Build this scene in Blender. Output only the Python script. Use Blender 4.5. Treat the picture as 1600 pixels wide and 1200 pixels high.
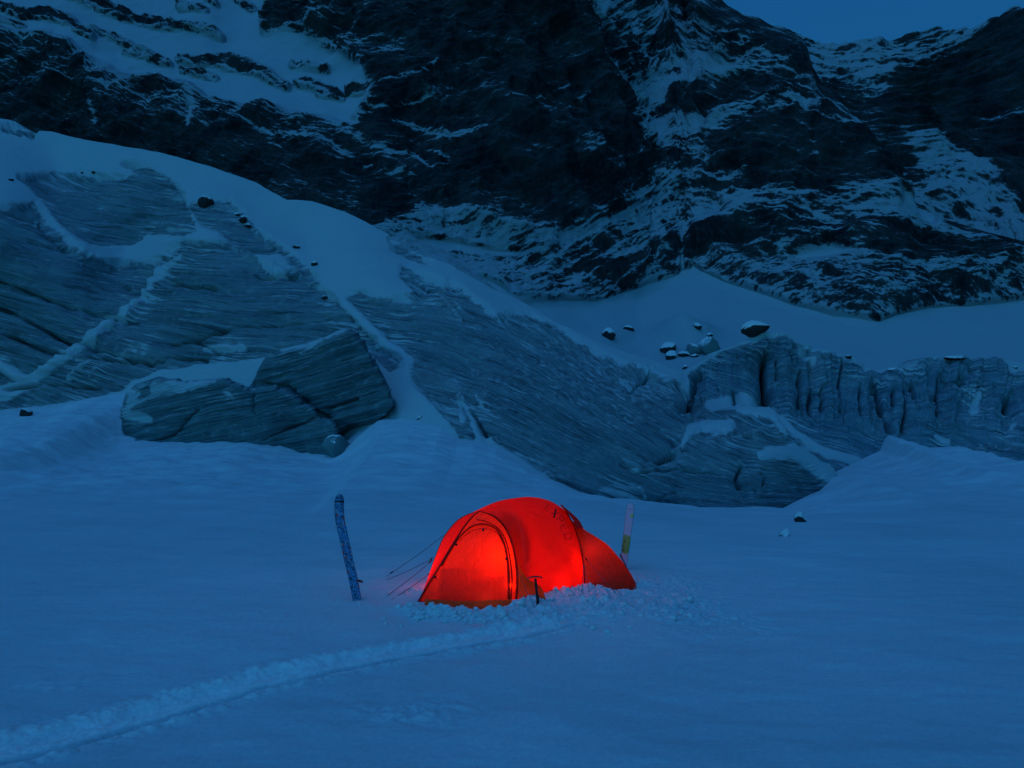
import bpy, math, random
import numpy as np
from mathutils import Vector
S = bpy.context.scene
for o in list(bpy.data.objects): bpy.data.objects.remove(o)
random.seed(4); rng = np.random.default_rng(7)

# ------------------------------------------------------------------ camera, world, light
FPX, HC, Y0 = 1067.0, 2.4, 660.0            # focal length in photo pixels, camera height, horizon row
PITCH = math.atan((Y0-600)/FPX)
cd = bpy.data.cameras.new('camera'); cam = bpy.data.objects.new('camera', cd)
S.collection.objects.link(cam); cam.location = (0, 0, HC)
cam.rotation_euler = (math.pi/2+PITCH, 0, 0)
cd.sensor_width = 36; cd.lens = 36*FPX/1600; cd.clip_start = .05; cd.clip_end = 8000
S.camera = cam
S.view_settings.view_transform = 'Standard'; S.view_settings.look = 'None'
S.view_settings.exposure = 4.56; S.view_settings.gamma = 1
W = bpy.data.worlds.new('World'); S.world = W; W.use_nodes = True
wn = W.node_tree; wn.nodes.clear()
sky = wn.nodes.new('ShaderNodeTexSky'); sky.sky_type = 'NISHITA'; sky.sun_disc = False
sky.sun_elevation = math.radians(-3.0); sky.sun_rotation = math.radians(200)
sky.altitude = 2500; sky.ozone_density = 2.5; sky.dust_density = 2.5
tint = wn.nodes.new('ShaderNodeMix'); tint.data_type = 'RGBA'; tint.blend_type = 'MULTIPLY'
tint.inputs[0].default_value = 1; tint.inputs[7].default_value = (0.11, 0.94, 0.95, 1)
bg = wn.nodes.new('ShaderNodeBackground'); wo = wn.nodes.new('ShaderNodeOutputWorld')
wn.links.new(sky.outputs[0], tint.inputs[6]); wn.links.new(tint.outputs[2], bg.inputs[0])
wn.links.new(bg.outputs[0], wo.inputs[0])
bg.inputs[1].default_value = 0.15
sd_ = bpy.data.lights.new('dusk_sun', 'SUN'); sun = bpy.data.objects.new('dusk_sun', sd_)
S.collection.objects.link(sun); sd_.energy = 0.022; sd_.angle = math.radians(30); sd_.color = (.10, .42, 1)
sun.rotation_euler = (math.radians(8), math.radians(-16), math.radians(0))
S.cycles.max_bounces = 5; S.cycles.diffuse_bounces = 3; S.cycles.transmission_bounces = 4
S.cycles.caustics_reflective = False; S.cycles.caustics_refractive = False
S.cycles.use_denoising = True
S.cycles.sample_clamp_indirect = 4

CP, SP = math.cos(PITCH), math.sin(PITCH)
def at(px, py, Y):
    px = np.asarray(px, float); py = np.asarray(py, float)
    x = (px-800)/FPX; u = (600-py)/FPX
    dy = CP-u*SP; dz = SP+u*CP; k = Y/dy
    return np.stack(np.broadcast_arrays(x*k, Y+0*k, HC+dz*k), -1)
def proj(P):
    P = np.asarray(P, float); y = P[..., 1]; z = P[..., 2]-HC
    f = y*CP+z*SP; u = -y*SP+z*CP
    return 800+FPX*P[..., 0]/f, 600-FPX*u/f
def onground(px, py, z=0.0):
    u = (600-py)/FPX; t = (SP+u*CP)/(CP-u*SP)
    Y = (z-HC)/t
    return at(px, py, Y)

# ------------------------------------------------------------------ noise
_perm = rng.permutation(256); _perm = np.concatenate([_perm]*4)
_g = rng.normal(size=(256, 3)); _g /= np.linalg.norm(_g, axis=1)[:, None]; _g = _g.astype(np.float32)
def perlin(P):
    P = P.astype(np.float32); I = np.floor(P).astype(np.int64); F = P-I; I &= 255
    w = F*F*F*(F*(F*6-15)+10); out = 0
    for dx in (0, 1):
        wx = w[..., 0] if dx else 1-w[..., 0]
        for dy in (0, 1):
            wy = w[..., 1] if dy else 1-w[..., 1]
            for dz in (0, 1):
                wz = w[..., 2] if dz else 1-w[..., 2]
                h = _perm[_perm[_perm[(I[..., 0]+dx) & 255]+((I[..., 1]+dy) & 255)]+((I[..., 2]+dz) & 255)]
                g = _g[h]
                d = g[..., 0]*(F[..., 0]-dx)+g[..., 1]*(F[..., 1]-dy)+g[..., 2]*(F[..., 2]-dz)
                out = out+wx*wy*wz*d
    return out*1.6
def fbm(P, oct=5, gain=.5, lac=2.03, mode=0):
    a, s, t = 1.0, 0, 0
    for i in range(oct):
        n = perlin(P+i*17.3)
        if mode == 1: n = 1-2*np.abs(n)          # ridged
        if mode == 2: n = 2*np.abs(n)-.5         # billowy
        s = s+a*n; t += a; a *= gain; P = P*lac
    return s/t
def sstep(a, b, x):
    t = np.clip((x-a)/(b-a), 0, 1); return t*t*(3-2*t)

def interp(curve, x):
    c = np.array(curve, float); return np.interp(x, c[:, 0], c[:, 1])
def tps(pts):
    p = np.array(pts, float); X = p[:, :2]/100; v = np.log(p[:, 2]); n = len(p)
    def K(A, B):
        r2 = ((A[:, None, :]-B[None])**2).sum(-1)
        return .5*r2*np.log(r2+1e-9)
    M = np.zeros((n+3, n+3)); M[:n, :n] = K(X, X)+np.eye(n)*.02
    Pm = np.c_[np.ones(n), X]; M[:n, n:] = Pm; M[n:, :n] = Pm.T
    w = np.linalg.solve(M, np.r_[v, 0, 0, 0])
    def f(px, py):
        px, py = np.broadcast_arrays(np.asarray(px, float), np.asarray(py, float))
        q = np.stack([px.ravel(), py.ravel()], -1)/100; out = np.empty(len(q))
        for i in range(0, len(q), 60000):
            b = q[i:i+60000]; out[i:i+60000] = K(b, X)@w[:n]+np.c_[np.ones(len(b)), b]@w[n:]
        return np.exp(out).reshape(px.shape)
    return f
# coarse chart of the slopes (traced outlines), bilinear lookup
GX = np.arange(-400, 2001, 4.0); GY = np.arange(-200, 961, 4.0)
CX, CY = np.meshgrid(GX, GY)
def sample(A, px, py):
    fx = np.clip((px-GX[0])/4, 0, len(GX)-1.001); fy = np.clip((py-GY[0])/4, 0, len(GY)-1.001)
    i = fx.astype(int); j = fy.astype(int); a = fx-i; b = fy-j
    return (A[j, i]*(1-a)+A[j, i+1]*a)*(1-b)+(A[j+1, i]*(1-a)+A[j+1, i+1]*a)*b
def dseg(pts, closed):
    d = np.full(CX.shape, 1e9); n = len(pts)
    for k in range(n if closed else n-1):
        ax, ay = pts[k][:2]; bx, by = pts[(k+1) % n][:2]
        dx, dy = bx-ax, by-ay; t = np.clip(((CX-ax)*dx+(CY-ay)*dy)/(dx*dx+dy*dy+1e-9), 0, 1)
        d = np.minimum(d, np.hypot(CX-ax-t*dx, CY-ay-t*dy))
    return d
def sdpoly(pts):
    d = dseg(pts, True); ins = np.zeros(CX.shape, bool); n = len(pts)
    for k in range(n):
        ax, ay = pts[k]; bx, by = pts[(k+1) % n]
        if ay == by: continue
        c = ((ay > CY) != (by > CY)) & (CX < (bx-ax)*(CY-ay)/(by-ay)+ax); ins ^= c
    return np.where(ins, d, -d)
def sdline(pts, w):
    if len(pts[0]) == 2: return w-dseg(pts, False)
    d = np.full(CX.shape, -1e9)
    for k in range(len(pts)-1):
        ax, ay, aw = pts[k]; bx, by, bw = pts[k+1]
        dx, dy = bx-ax, by-ay; t = np.clip(((CX-ax)*dx+(CY-ay)*dy)/(dx*dx+dy*dy+1e-9), 0, 1)
        d = np.maximum(d, aw+t*(bw-aw)-np.hypot(CX-ax-t*dx, CY-ay-t*dy))
    return d
def blur(A, s):
    k = np.exp(-.5*(np.arange(-3*s, 3*s+1)/s)**2); k /= k.sum(); r = 3*s
    B = np.pad(A, r, mode='edge')
    B = sum(k[i]*B[:, i:i+A.shape[1]] for i in range(2*r+1))
    return sum(k[i]*B[i:i+A.shape[0]] for i in range(2*r+1))
def strata(ctrl, deg=4):
    """scalar whose level lines follow the given bedding angles (degrees, positive = falling to the right)"""
    c = np.array(ctrl, float); x = (c[:, 0]-800)/800; y = (c[:, 1]-500)/800; th = np.radians(c[:, 2])
    T = [(i, j) for i in range(deg+1) for j in range(deg+1-i) if i+j > 0]
    dX = np.stack([i*x**max(i-1, 0)*y**j if i else 0*x for i, j in T], -1)
    dY = np.stack([j*x**i*y**max(j-1, 0) if j else 0*x for i, j in T], -1)
    al = dX*np.cos(th)[:, None]+dY*np.sin(th)[:, None]; ac = -dX*np.sin(th)[:, None]+dY*np.cos(th)[:, None]
    reg = np.eye(len(T))*.03*np.array([i+j for i, j in T])
    A = np.r_[al*3, ac, reg]; b = np.r_[np.zeros(len(c)), np.ones(len(c)), np.zeros(len(T))]
    w = np.linalg.lstsq(A, b, rcond=None)[0]
    return lambda px, py: sum(wk*((px-800)/800)**i*((py-500)/800)**j for wk, (i, j) in zip(w, T))*800

# ------------------------------------------------------------------ mesh helpers
def link(o, parent=None):
    S.collection.objects.link(o)
    if parent: o.parent = parent
    return o
def mesh_obj(name, V, F, mat, parent=None, smooth=True, attrs=None):
    me = bpy.data.meshes.new(name); V = np.asarray(V, np.float32).reshape(-1, 3)
    F = np.asarray(F)
    if F.ndim == 2:
        k = F.shape[1]; me.vertices.add(len(V)); me.vertices.foreach_set('co', V.ravel())
        me.loops.add(F.size); me.loops.foreach_set('vertex_index', F.ravel().astype(np.int32))
        me.polygons.add(len(F)); me.polygons.foreach_set('loop_start', np.arange(0, F.size, k, dtype=np.int32))
        me.update(calc_edges=True)
    if smooth: me.polygons.foreach_set('use_smooth', np.ones(len(me.polygons), bool))
    for k, v in (attrs or {}).items():
        v = np.asarray(v, np.float32)
        if v.ndim == 1:
            a = me.attributes.new(k, 'FLOAT', 'POINT'); a.data.foreach_set('value', v)
        else:
            a = me.attributes.new(k, 'FLOAT_VECTOR', 'POINT'); a.data.foreach_set('vector', v.ravel())
    if mat: me.materials.append(mat)
    me.validate(); me.update()
    return link(bpy.data.objects.new(name, me), parent)
def quads(ny, nx):
    i = np.arange(ny*nx).reshape(ny, nx)
    return np.stack([i[:-1, :-1], i[:-1, 1:], i[1:, 1:], i[1:, :-1]], -1).reshape(-1, 4)
def gnormals(P):
    du = np.gradient(P, axis=1); dv = np.gradient(P, axis=0)
    n = np.cross(du, dv); n /= np.linalg.norm(n, axis=-1)[..., None]+1e-9
    return n
def merge(parts):
    V, F, n = [], [], 0
    for v, f in parts:
        v = np.asarray(v, float).reshape(-1, 3); V.append(v); F.append(np.asarray(f)+n); n += len(v)
    return np.concatenate(V), np.concatenate(F)
def tube(pts, r, seg=8, flat=1.0):
    P = np.array(pts, float); n = len(P); r = np.broadcast_to(r, (n,))
    T = np.gradient(P, axis=0); T /= np.linalg.norm(T, axis=1)[:, None]+1e-9
    ref = np.array([0, 0, 1.0]) if abs(T[:, 2]).mean() < .8 else np.array([0, 1.0, 0])
    A = np.cross(T, ref); A /= np.linalg.norm(A, axis=1)[:, None]+1e-9; B = np.cross(T, A)
    th = np.linspace(0, 2*math.pi, seg, endpoint=False)
    V = P[:, None]+r[:, None, None]*(np.cos(th)[None, :, None]*A[:, None]+flat*np.sin(th)[None, :, None]*B[:, None])
    i = np.arange(n*seg).reshape(n, seg); j = np.roll(i, -1, 1)
    F = np.stack([i[:-1], j[:-1], j[1:], i[1:]], -1).reshape(-1, 4)
    V = np.concatenate([V.reshape(-1, 3), P[:1], P[-1:]]); a, b = n*seg, n*seg+1
    c0 = np.stack([np.full(seg, a), j[0], i[0], i[0]], -1); c1 = np.stack([np.full(seg, b), i[-1], j[-1], j[-1]], -1)
    # caps as quads with a repeated corner are avoided: pair the ring into quads
    cap = [[i[0, (2*k) % seg], a, i[0, (2*k+2) % seg], i[0, (2*k+1) % seg]] for k in range(seg//2)]
    cap += [[i[-1, (2*k) % seg], i[-1, (2*k+1) % seg], i[-1, (2*k+2) % seg], b] for k in range(seg//2)]
    return V, np.concatenate([F, np.array(cap)])
def smoothline(pts, n=40):
    P = np.array(pts, float); m = len(P)
    d = np.r_[0, np.cumsum(np.linalg.norm(np.diff(P, axis=0), axis=1))]; t = np.linspace(0, d[-1], n)
    Q = np.r_[[2*P[0]-P[1]], P, [2*P[-1]-P[-2]]]; out = []
    for x in t:
        k = min(max(np.searchsorted(d, x)-1, 0), m-2); u = (x-d[k])/(d[k+1]-d[k]+1e-9)
        a, b, c, e = Q[k], Q[k+1], Q[k+2], Q[k+3]
        out.append(.5*((2*b)+(-a+c)*u+(2*a-5*b+4*c-e)*u*u+(-a+3*b-3*c+e)*u**3))
    return np.array(out)
def tag(o, label=None, cat=None, group=None, kind=None):
    for k, v in (('label', label), ('category', cat), ('group', group), ('kind', kind)):
        if v: o[k] = v
    return o
def empty(name, loc, label, cat, group=None):
    o = bpy.data.objects.new(name, None); o.location = loc; o.empty_display_size = .1
    S.collection.objects.link(o); return tag(o, label, cat, group)

# ------------------------------------------------------------------ materials
class NT:
    def __init__(s, name):
        s.m = bpy.data.materials.new(name); s.m.use_nodes = True; s.t = s.m.node_tree; s.t.nodes.clear()
        s.out = s.n('ShaderNodeOutputMaterial')
    def n(s, ty, **k):
        x = s.t.nodes.new(ty)
        for a, b in k.items(): setattr(x, a, b)
        return x
    def set(s, sock, v):
        if isinstance(v, bpy.types.NodeSocket): s.t.links.new(v, sock)
        elif v is not None: sock.default_value = v
    def attr(s, name, vec=False):
        x = s.n('ShaderNodeAttribute', attribute_name=name); return x.outputs['Vector' if vec else 'Fac']
    def math(s, op, a, b=None, c=None, clamp=False):
        x = s.n('ShaderNodeMath', operation=op, use_clamp=clamp)
        for i, v in enumerate((a, b, c)): s.set(x.inputs[i], v)
        return x.outputs[0]
    def vmul(s, v, k):
        x = s.n('ShaderNodeVectorMath', operation='MULTIPLY'); s.set(x.inputs[0], v); x.inputs[1].default_value = k; return x.outputs[0]
    def noise(s, vec, scale, detail=4, rough=.55, dist=0):
        x = s.n('ShaderNodeTexNoise'); s.set(x.inputs['Vector'], vec); x.inputs['Scale'].default_value = scale
        x.inputs['Detail'].default_value = detail; x.inputs['Roughness'].default_value = rough
        x.inputs['Distortion'].default_value = dist; return x.outputs['Fac']
    def ramp(s, f, a, b):
        x = s.n('ShaderNodeMapRange', interpolation_type='SMOOTHSTEP'); s.set(x.inputs[0], f)
        x.inputs[1].default_value = a; x.inputs[2].default_value = b; return x.outputs[0]
    def mix(s, f, a, b):
        x = s.n('ShaderNodeMix', data_type='RGBA'); s.set(x.inputs[0], f); s.set(x.inputs[6], a); s.set(x.inputs[7], b); return x.outputs[2]
    def bump(s, h, strength, dist):
        x = s.n('ShaderNodeBump'); s.set(x.inputs['Height'], h); s.set(x.inputs['Strength'], strength)
        x.inputs['Distance'].default_value = dist; return x.outputs[0]
    def bsdf(s, col, rough=.9, normal=None, spec=.2):
        x = s.n('ShaderNodeBsdfPrincipled'); s.set(x.inputs['Base Color'], col); s.set(x.inputs['Roughness'], rough)
        x.inputs['Specular IOR Level'].default_value = spec
        if normal: s.set(x.inputs['Normal'], normal)
        return x
    def done(s, sh):
        s.t.links.new(sh, s.out.inputs[0]); return s.m
    @property
    def pos(s): return s.n('ShaderNodeNewGeometry').outputs['Position']

SNOW = (.80, .84, .86, 1); SNOW2 = (.70, .75, .78, 1)
def rgba(r, g, b): return (r, g, b, 1)
def mat_ground():
    t = NT('trodden and wind packed snow'); p = t.pos; q = t.attr('fresh_and_lit')
    n1 = t.noise(p, 3.0, 5); n2 = t.noise(p, 60, 3, .7); n3 = t.noise(p, .35, 3)
    c = t.mix(t.ramp(n3, .35, .65), rgba(.55, .60, .65), rgba(.64, .68, .73))
    c = t.mix(t.math('MULTIPLY', t.ramp(n1, .55, .75), .35), c, rgba(.74, .77, .80))
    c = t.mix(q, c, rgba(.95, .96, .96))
    g = t.ramp(t.noise(p, 22, 7, .95), .38, .68)
    c = t.mix(t.math('MULTIPLY', g, .62), c, rgba(.38, .45, .54))
    h = t.math('ADD', t.math('MULTIPLY', n1, .5), t.math('MULTIPLY', n2, .12))
    return t.done(t.bsdf(c, .85, t.bump(h, .5, .05)).outputs[0])
def mat_ice(name, ice_a, ice_b, sc=1.0, dust=.0):
    """snow where the 'snow' chart says so, else layered glacier ice"""
    t = NT(name); p = t.pos; s = t.attr('bed', True); base = t.attr('snow')
    warp = t.noise(p, .25/sc, 3)
    lines = t.noise(t.vmul(s, (.42, .010, .010)), 1.0, 4, .66, .1)       # fine bedding lines
    lines2 = t.noise(t.vmul(s, (.09, .0035, .0035)), 1.0, 5, .62, .3)
    rag = t.noise(t.vmul(s, (.30, .07, .07)), 1.0, 6, .7, .3)
    edge = t.math('ADD', base, t.math('MULTIPLY', t.math('SUBTRACT', rag, .5), 9))
    edge = t.math('ADD', edge, t.math('MULTIPLY', t.math('SUBTRACT', t.noise(p, .8/sc, 6, .7), .5), 13))
    sn = t.ramp(edge, -1.5, 2.5)
    near = t.math('MULTIPLY', t.ramp(base, -30.0, 0.0), .09)
    streak = t.ramp(t.math('ADD', lines, near), .57, .615)                                      # wind blown snow caught on the bedding ledges
    patch = t.ramp(t.noise(p, .33/sc, 4, .6), .42, .62)
    nz = t.n('ShaderNodeSeparateXYZ'); t.set(nz.inputs[0], t.n('ShaderNodeNewGeometry').outputs['Normal'])
    up = t.ramp(t.math('ADD', nz.outputs[2], t.math('MULTIPLY', t.math('SUBTRACT', rag, .5), .5)), .87, .99)
    d = t.math('MULTIPLY', streak, t.math('ADD', t.math('MULTIPLY', patch, .75), .22+dust), clamp=True)
    d = t.math('MAXIMUM', d, t.math('MULTIPLY', up, .9))
    sn = t.math('MAXIMUM', sn, d)
    ic = t.mix(t.ramp(lines2, .35, .65), ice_a, ice_b)
    ic = t.mix(t.math('MULTIPLY', t.ramp(t.math('SUBTRACT', 1.0, lines), .53, .64), .62), ic, rgba(.022, .034, .046))
    ic = t.mix(t.math('MULTIPLY', t.ramp(warp, .5, .75), .5), ic, rgba(.20, .31, .32))
    ic = t.mix(t.math('MULTIPLY', t.ramp(t.noise(p, .12/sc, 5, .6), .54, .68), .45), ic, rgba(.05, .075, .09))
    ic = t.mix(t.math('MULTIPLY', t.ramp(t.noise(p, 1.1/sc, 6, .78), .53, .68), .38), ic, rgba(.42, .50, .54))
    c = t.mix(sn, ic, rgba(.42, .48, .52))
    g = t.noise(p, 3.0, 4, .7)
    h = t.math('ADD', t.math('MULTIPLY', lines, 1.0), t.math('MULTIPLY', lines2, 1.6))
    h = t.math('MULTIPLY', h, t.math('SUBTRACT', 1.0, t.math('MULTIPLY', sn, .85)))
    h = t.math('ADD', h, t.math('MULTIPLY', g, .12)); h = t.math('ADD', h, t.math('MULTIPLY', sn, .25))
    return t.done(t.bsdf(c, .75, t.bump(h, .7, .4*sc), .25).outputs[0])
def mat_rockface(name, sc, gain=1.0):
    """dark rock with snow on its ledges"""
    t = NT(name); p = t.pos; base = t.attr('snow'); bed = t.attr('bed', True)
    nz = t.n('ShaderNodeSeparateXYZ'); t.set(nz.inputs[0], t.n('ShaderNodeNewGeometry').outputs['Normal'])
    wp = t.n('ShaderNodeVectorMath', operation='ADD'); t.set(wp.inputs[0], bed); nx_ = t.n('ShaderNodeTexNoise'); t.set(nx_.inputs['Vector'], p); nx_.inputs['Scale'].default_value = .05/sc; nx_.inputs['Detail'].default_value = 4
    t.set(wp.inputs[1], t.vmul(nx_.outputs['Color'], (26, 26, 0))); bed = wp.outputs[0]
    l1 = t.noise(t.vmul(bed, (.17, .018, .014)), 1.0, 6, .64, .3)
    l5 = t.noise(t.vmul(bed, (.34, .024, .022)), 1.0, 5, .65, .2)
    l2 = t.noise(t.vmul(p, (1, 1, 1)), .075/sc, 8, .62)
    l3 = t.noise(t.vmul(p, (1, 1, .22)), .9/sc, 5, .7)
    l4 = t.noise(p, 1.1/sc, 5, .75)
    v = t.math('ADD', t.math('ADD', t.math('MULTIPLY', base, 1.2), .26), t.math('MULTIPLY', t.math('SUBTRACT', nz.outputs[2], .42), 1.1))
    v = t.math('ADD', v, t.math('MULTIPLY', t.math('SUBTRACT', l1, .5), 3.0*gain))
    v = t.math('ADD', v, t.math('MULTIPLY', t.math('SUBTRACT', l2, .5), 2.4*gain))
    v = t.math('ADD', v, t.math('MULTIPLY', t.math('SUBTRACT', l3, .5), .9*gain))
    v = t.math('ADD', v, t.math('MULTIPLY', t.math('SUBTRACT', l4, .5), 1.5*gain))
    v = t.math('ADD', v, t.math('MULTIPLY', t.math('SUBTRACT', l5, .5), 3.2*gain))
    sn = t.math('ADD', t.math('MULTIPLY', t.ramp(v, -.10, .46), .95), t.math('MULTIPLY', t.ramp(v, -1.1, .2), .05))
    rk = t.mix(t.ramp(l2, .35, .65), rgba(.010, .012, .017), rgba(.042, .043, .046))
    rk = t.mix(t.math('MULTIPLY', t.ramp(l3, .5, .7), .45), rk, rgba(.075, .065, .055))
    c = t.mix(sn, rk, rgba(.36, .41, .47))
    h = t.math('ADD', t.math('MULTIPLY', l1, 1.0), t.math('MULTIPLY', l2, 1.0))
    h = t.math('ADD', h, t.math('MULTIPLY', l3, .5))
    h = t.math('MULTIPLY', h, t.math('SUBTRACT', 1.0, t.math('MULTIPLY', t.ramp(base, .3, .9), .9)))
    return t.done(t.bsdf(c, .85, t.bump(h, .9, 1.5*sc), .15).outputs[0])
def mat_boulder(nm='snow dusted boulder', a=(.018, .02, .024), b=(.06, .06, .06), th=.40):
    t = NT(nm); p = t.pos
    nz = t.n('ShaderNodeSeparateXYZ'); t.set(nz.inputs[0], t.n('ShaderNodeNewGeometry').outputs['Normal'])
    n = t.noise(p, 2.2, 6, .7)
    v = t.math('ADD', nz.outputs[2], t.math('MULTIPLY', t.math('SUBTRACT', n, .5), 1.3))
    c = t.mix(t.ramp(v, th, th+.12), t.mix(n, rgba(*a), rgba(*b)), rgba(.74, .78, .8))
    return t.done(t.bsdf(c, .85, t.bump(n, .8, .2)).outputs[0])
def mat_plain(name, col, rough=.6, noise=.0, scale=40, spec=.3):
    t = NT(name); c = rgba(*col)
    n = t.noise(t.pos, scale, 4)
    c = t.mix(t.math('MULTIPLY', t.ramp(n, .35, .7), noise), c, rgba(*[x*.45 for x in col]))
    return t.done(t.bsdf(c, rough, t.bump(n, .15, .004), spec).outputs[0])
def mat_fabric(name, dif, tra, k=.5, wrinkle=.5):
    t = NT(name); p = t.pos
    n = t.math('ADD', t.noise(t.vmul(p, (1, 1, .45)), 5, 4, .6, .6), t.math('MULTIPLY', t.noise(t.vmul(p, (1.6, 1.6, .5)), 13, 3, .6, 1.2), .10)); w = t.noise(p, 420, 2)
    h = t.math('ADD', t.math('MULTIPLY', n, wrinkle), t.math('MULTIPLY', w, .01))
    nm = t.bump(h, .9, .09)
    a = t.bsdf(rgba(*dif), .55, nm, .3); b = t.n('ShaderNodeBsdfTranslucent'); b.inputs[0].default_value = rgba(*tra)
    t.set(b.inputs['Normal'], nm)
    m = t.n('ShaderNodeMixShader'); m.inputs[0].default_value = k
    t.t.links.new(a.outputs[0], m.inputs[1]); t.t.links.new(b.outputs[0], m.inputs[2])
    return t.done(m.outputs[0])
M_ground = mat_ground()
M_ice = mat_ice('layered glacier ice and snow', rgba(.12, .17, .20), rgba(.21, .28, .32))
M_block = mat_ice('fallen glacier ice', rgba(.09, .155, .18), rgba(.17, .25, .28), .8, -.10)
M_serac = mat_ice('serac ice', rgba(.11, .19, .24), rgba(.20, .30, .37), 1.0, .15)
M_rock = mat_rockface('mountain rock and snow', 1.0)
M_far = mat_rockface('far mountain rock and snow', 2.5, .8)
M_bould = mat_boulder()
M_fly = mat_fabric('red tent fabric', (.42, .012, .004), (.95, .008, .002), .5)
M_vest = mat_fabric('orange red vestibule fabric', (.42, .030, .004), (.95, .022, .002), .5)
M_seam = mat_fabric('dark red seam tape', (.26, .010, .004), (.55, .004, .001), .5, .1)
M_skirt = mat_fabric('orange tent skirt', (.80, .10, .010), (.9, .09, .006), .45)
M_black = mat_plain('black webbing', (.012, .012, .014), .5)
M_print = mat_plain('dark print', (.020, .004, .004), .7)
M_cord = mat_plain('grey blue cord', (.05, .07, .10), .6)
M_axe = mat_plain('dark anodised shaft', (.012, .012, .016), .4, .3, 90)
M_steel = mat_plain('dark steel', (.03, .03, .035), .35, .4, 120, .5)

# ------------------------------------------------------------------ traced outlines of the slopes
SLABFOOT = [(190, 662), (200, 676), (222, 691), (270, 697), (340, 693), (400, 690), (440, 694), (500, 700), (540, 704), (562, 690)]
GROUND = [(-400, 655), (-200, 650), (0, 640), (70, 634), (130, 624), (184, 614), (250, 602), (330, 600), (400, 610), (500, 625), (560, 640), (590, 650), (620, 652), (650, 655), (690, 668), (716, 687), (740, 690),
          (775, 700), (830, 736), (870, 752), (905, 768), (950, 779), (1010, 783), (1080, 792), (1130, 794), (1220, 795),
          (1246, 782), (1280, 766), (1292, 746), (1310, 735), (1345, 718), (1375, 704), (1388, 680), (1410, 686), (1440, 700),
          (1500, 697), (1550, 724), (1590, 743), (1640, 745), (1800, 730), (2000, 720)]
CREST = [(-400, 110), (-200, 150), (0, 191), (25, 196), (60, 214), (85, 214), (140, 225), (250, 247), (330, 266), (400, 290), (450, 320), (490, 323), (540, 340),
         (600, 372), (640, 395), (700, 421), (760, 455), (820, 482), (880, 515), (950, 545), (1010, 566), (1050, 578), (1072, 590), (1086, 610), (1098, 632),
         (1112, 646), (1140, 648), (1175, 640), (1200, 640), (1222, 668), (1240, 692), (1280, 712), (1300, 742), (1320, 790)]
SERAC = [(1030, 600), (1060, 588), (1085, 574), (1110, 558), (1135, 546), (1165, 536), (1190, 522), (1215, 520), (1245, 530), (1270, 545), (1320, 556),
         (1345, 570), (1380, 578), (1420, 576), (1450, 562), (1500, 556), (1550, 562), (1600, 574), (1700, 590), (2000, 610)]
D_gl = tps([(-400, 110, 118), (-200, 150, 112), (0, 191, 106), (140, 225, 99), (250, 248, 93), (400, 290, 85), (490, 323, 80), (640, 395, 70), (820, 482, 58), (950, 545, 50), (1060, 583, 43), (1095, 650, 34),
            (1200, 660, 32.5), (1290, 720, 33), (-400, 650, 72), (-200, 640, 68), (0, 640, 62), (0, 480, 66), (0, 330, 72), (-300, 330, 82), (100, 560, 61), (120, 410, 70), (200, 400, 78), (200, 320, 84), (250, 272, 89),
            (90, 275, 94), (300, 600, 56), (300, 480, 61), (330, 385, 68), (420, 560, 54), (450, 430, 64), (550, 520, 53), (600, 430, 60), (560, 400, 66), (480, 390, 72), (400, 340, 78),
            (600, 640, 41), (650, 600, 42), (700, 550, 45), (700, 460, 55), (720, 690, 35), (850, 600, 38), (1000, 650, 31.5), (950, 580, 41), (870, 750, 29), (800, 690, 34), (1000, 782, 26.8),
            (1130, 794, 26.6), (1220, 795, 27), (1290, 760, 30.5), (1150, 720, 29), (1320, 800, 31), (400, 690, 49), (540, 700, 43), (200, 680, 55),
            (1000, 860, 25.6), (1250, 860, 26), (400, 740, 47), (-300, 720, 68)])
D_se = tps([(1030, 600, 56), (1200, 524, 53), (1350, 575, 55), (1500, 558, 57), (1700, 590, 60), (2000, 610, 64), (1100, 640, 51), (1200, 620, 49.5), (1300, 640, 49), (1400, 630, 50), (1500, 640, 51),
            (1600, 660, 50), (1100, 720, 45), (1300, 718, 44.5), (1390, 690, 46), (1500, 700, 47), (1590, 745, 43), (1800, 730, 46), (2000, 720, 50), (1100, 830, 42), (1400, 830, 42), (1700, 830, 42), (1300, 760, 43)])
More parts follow.
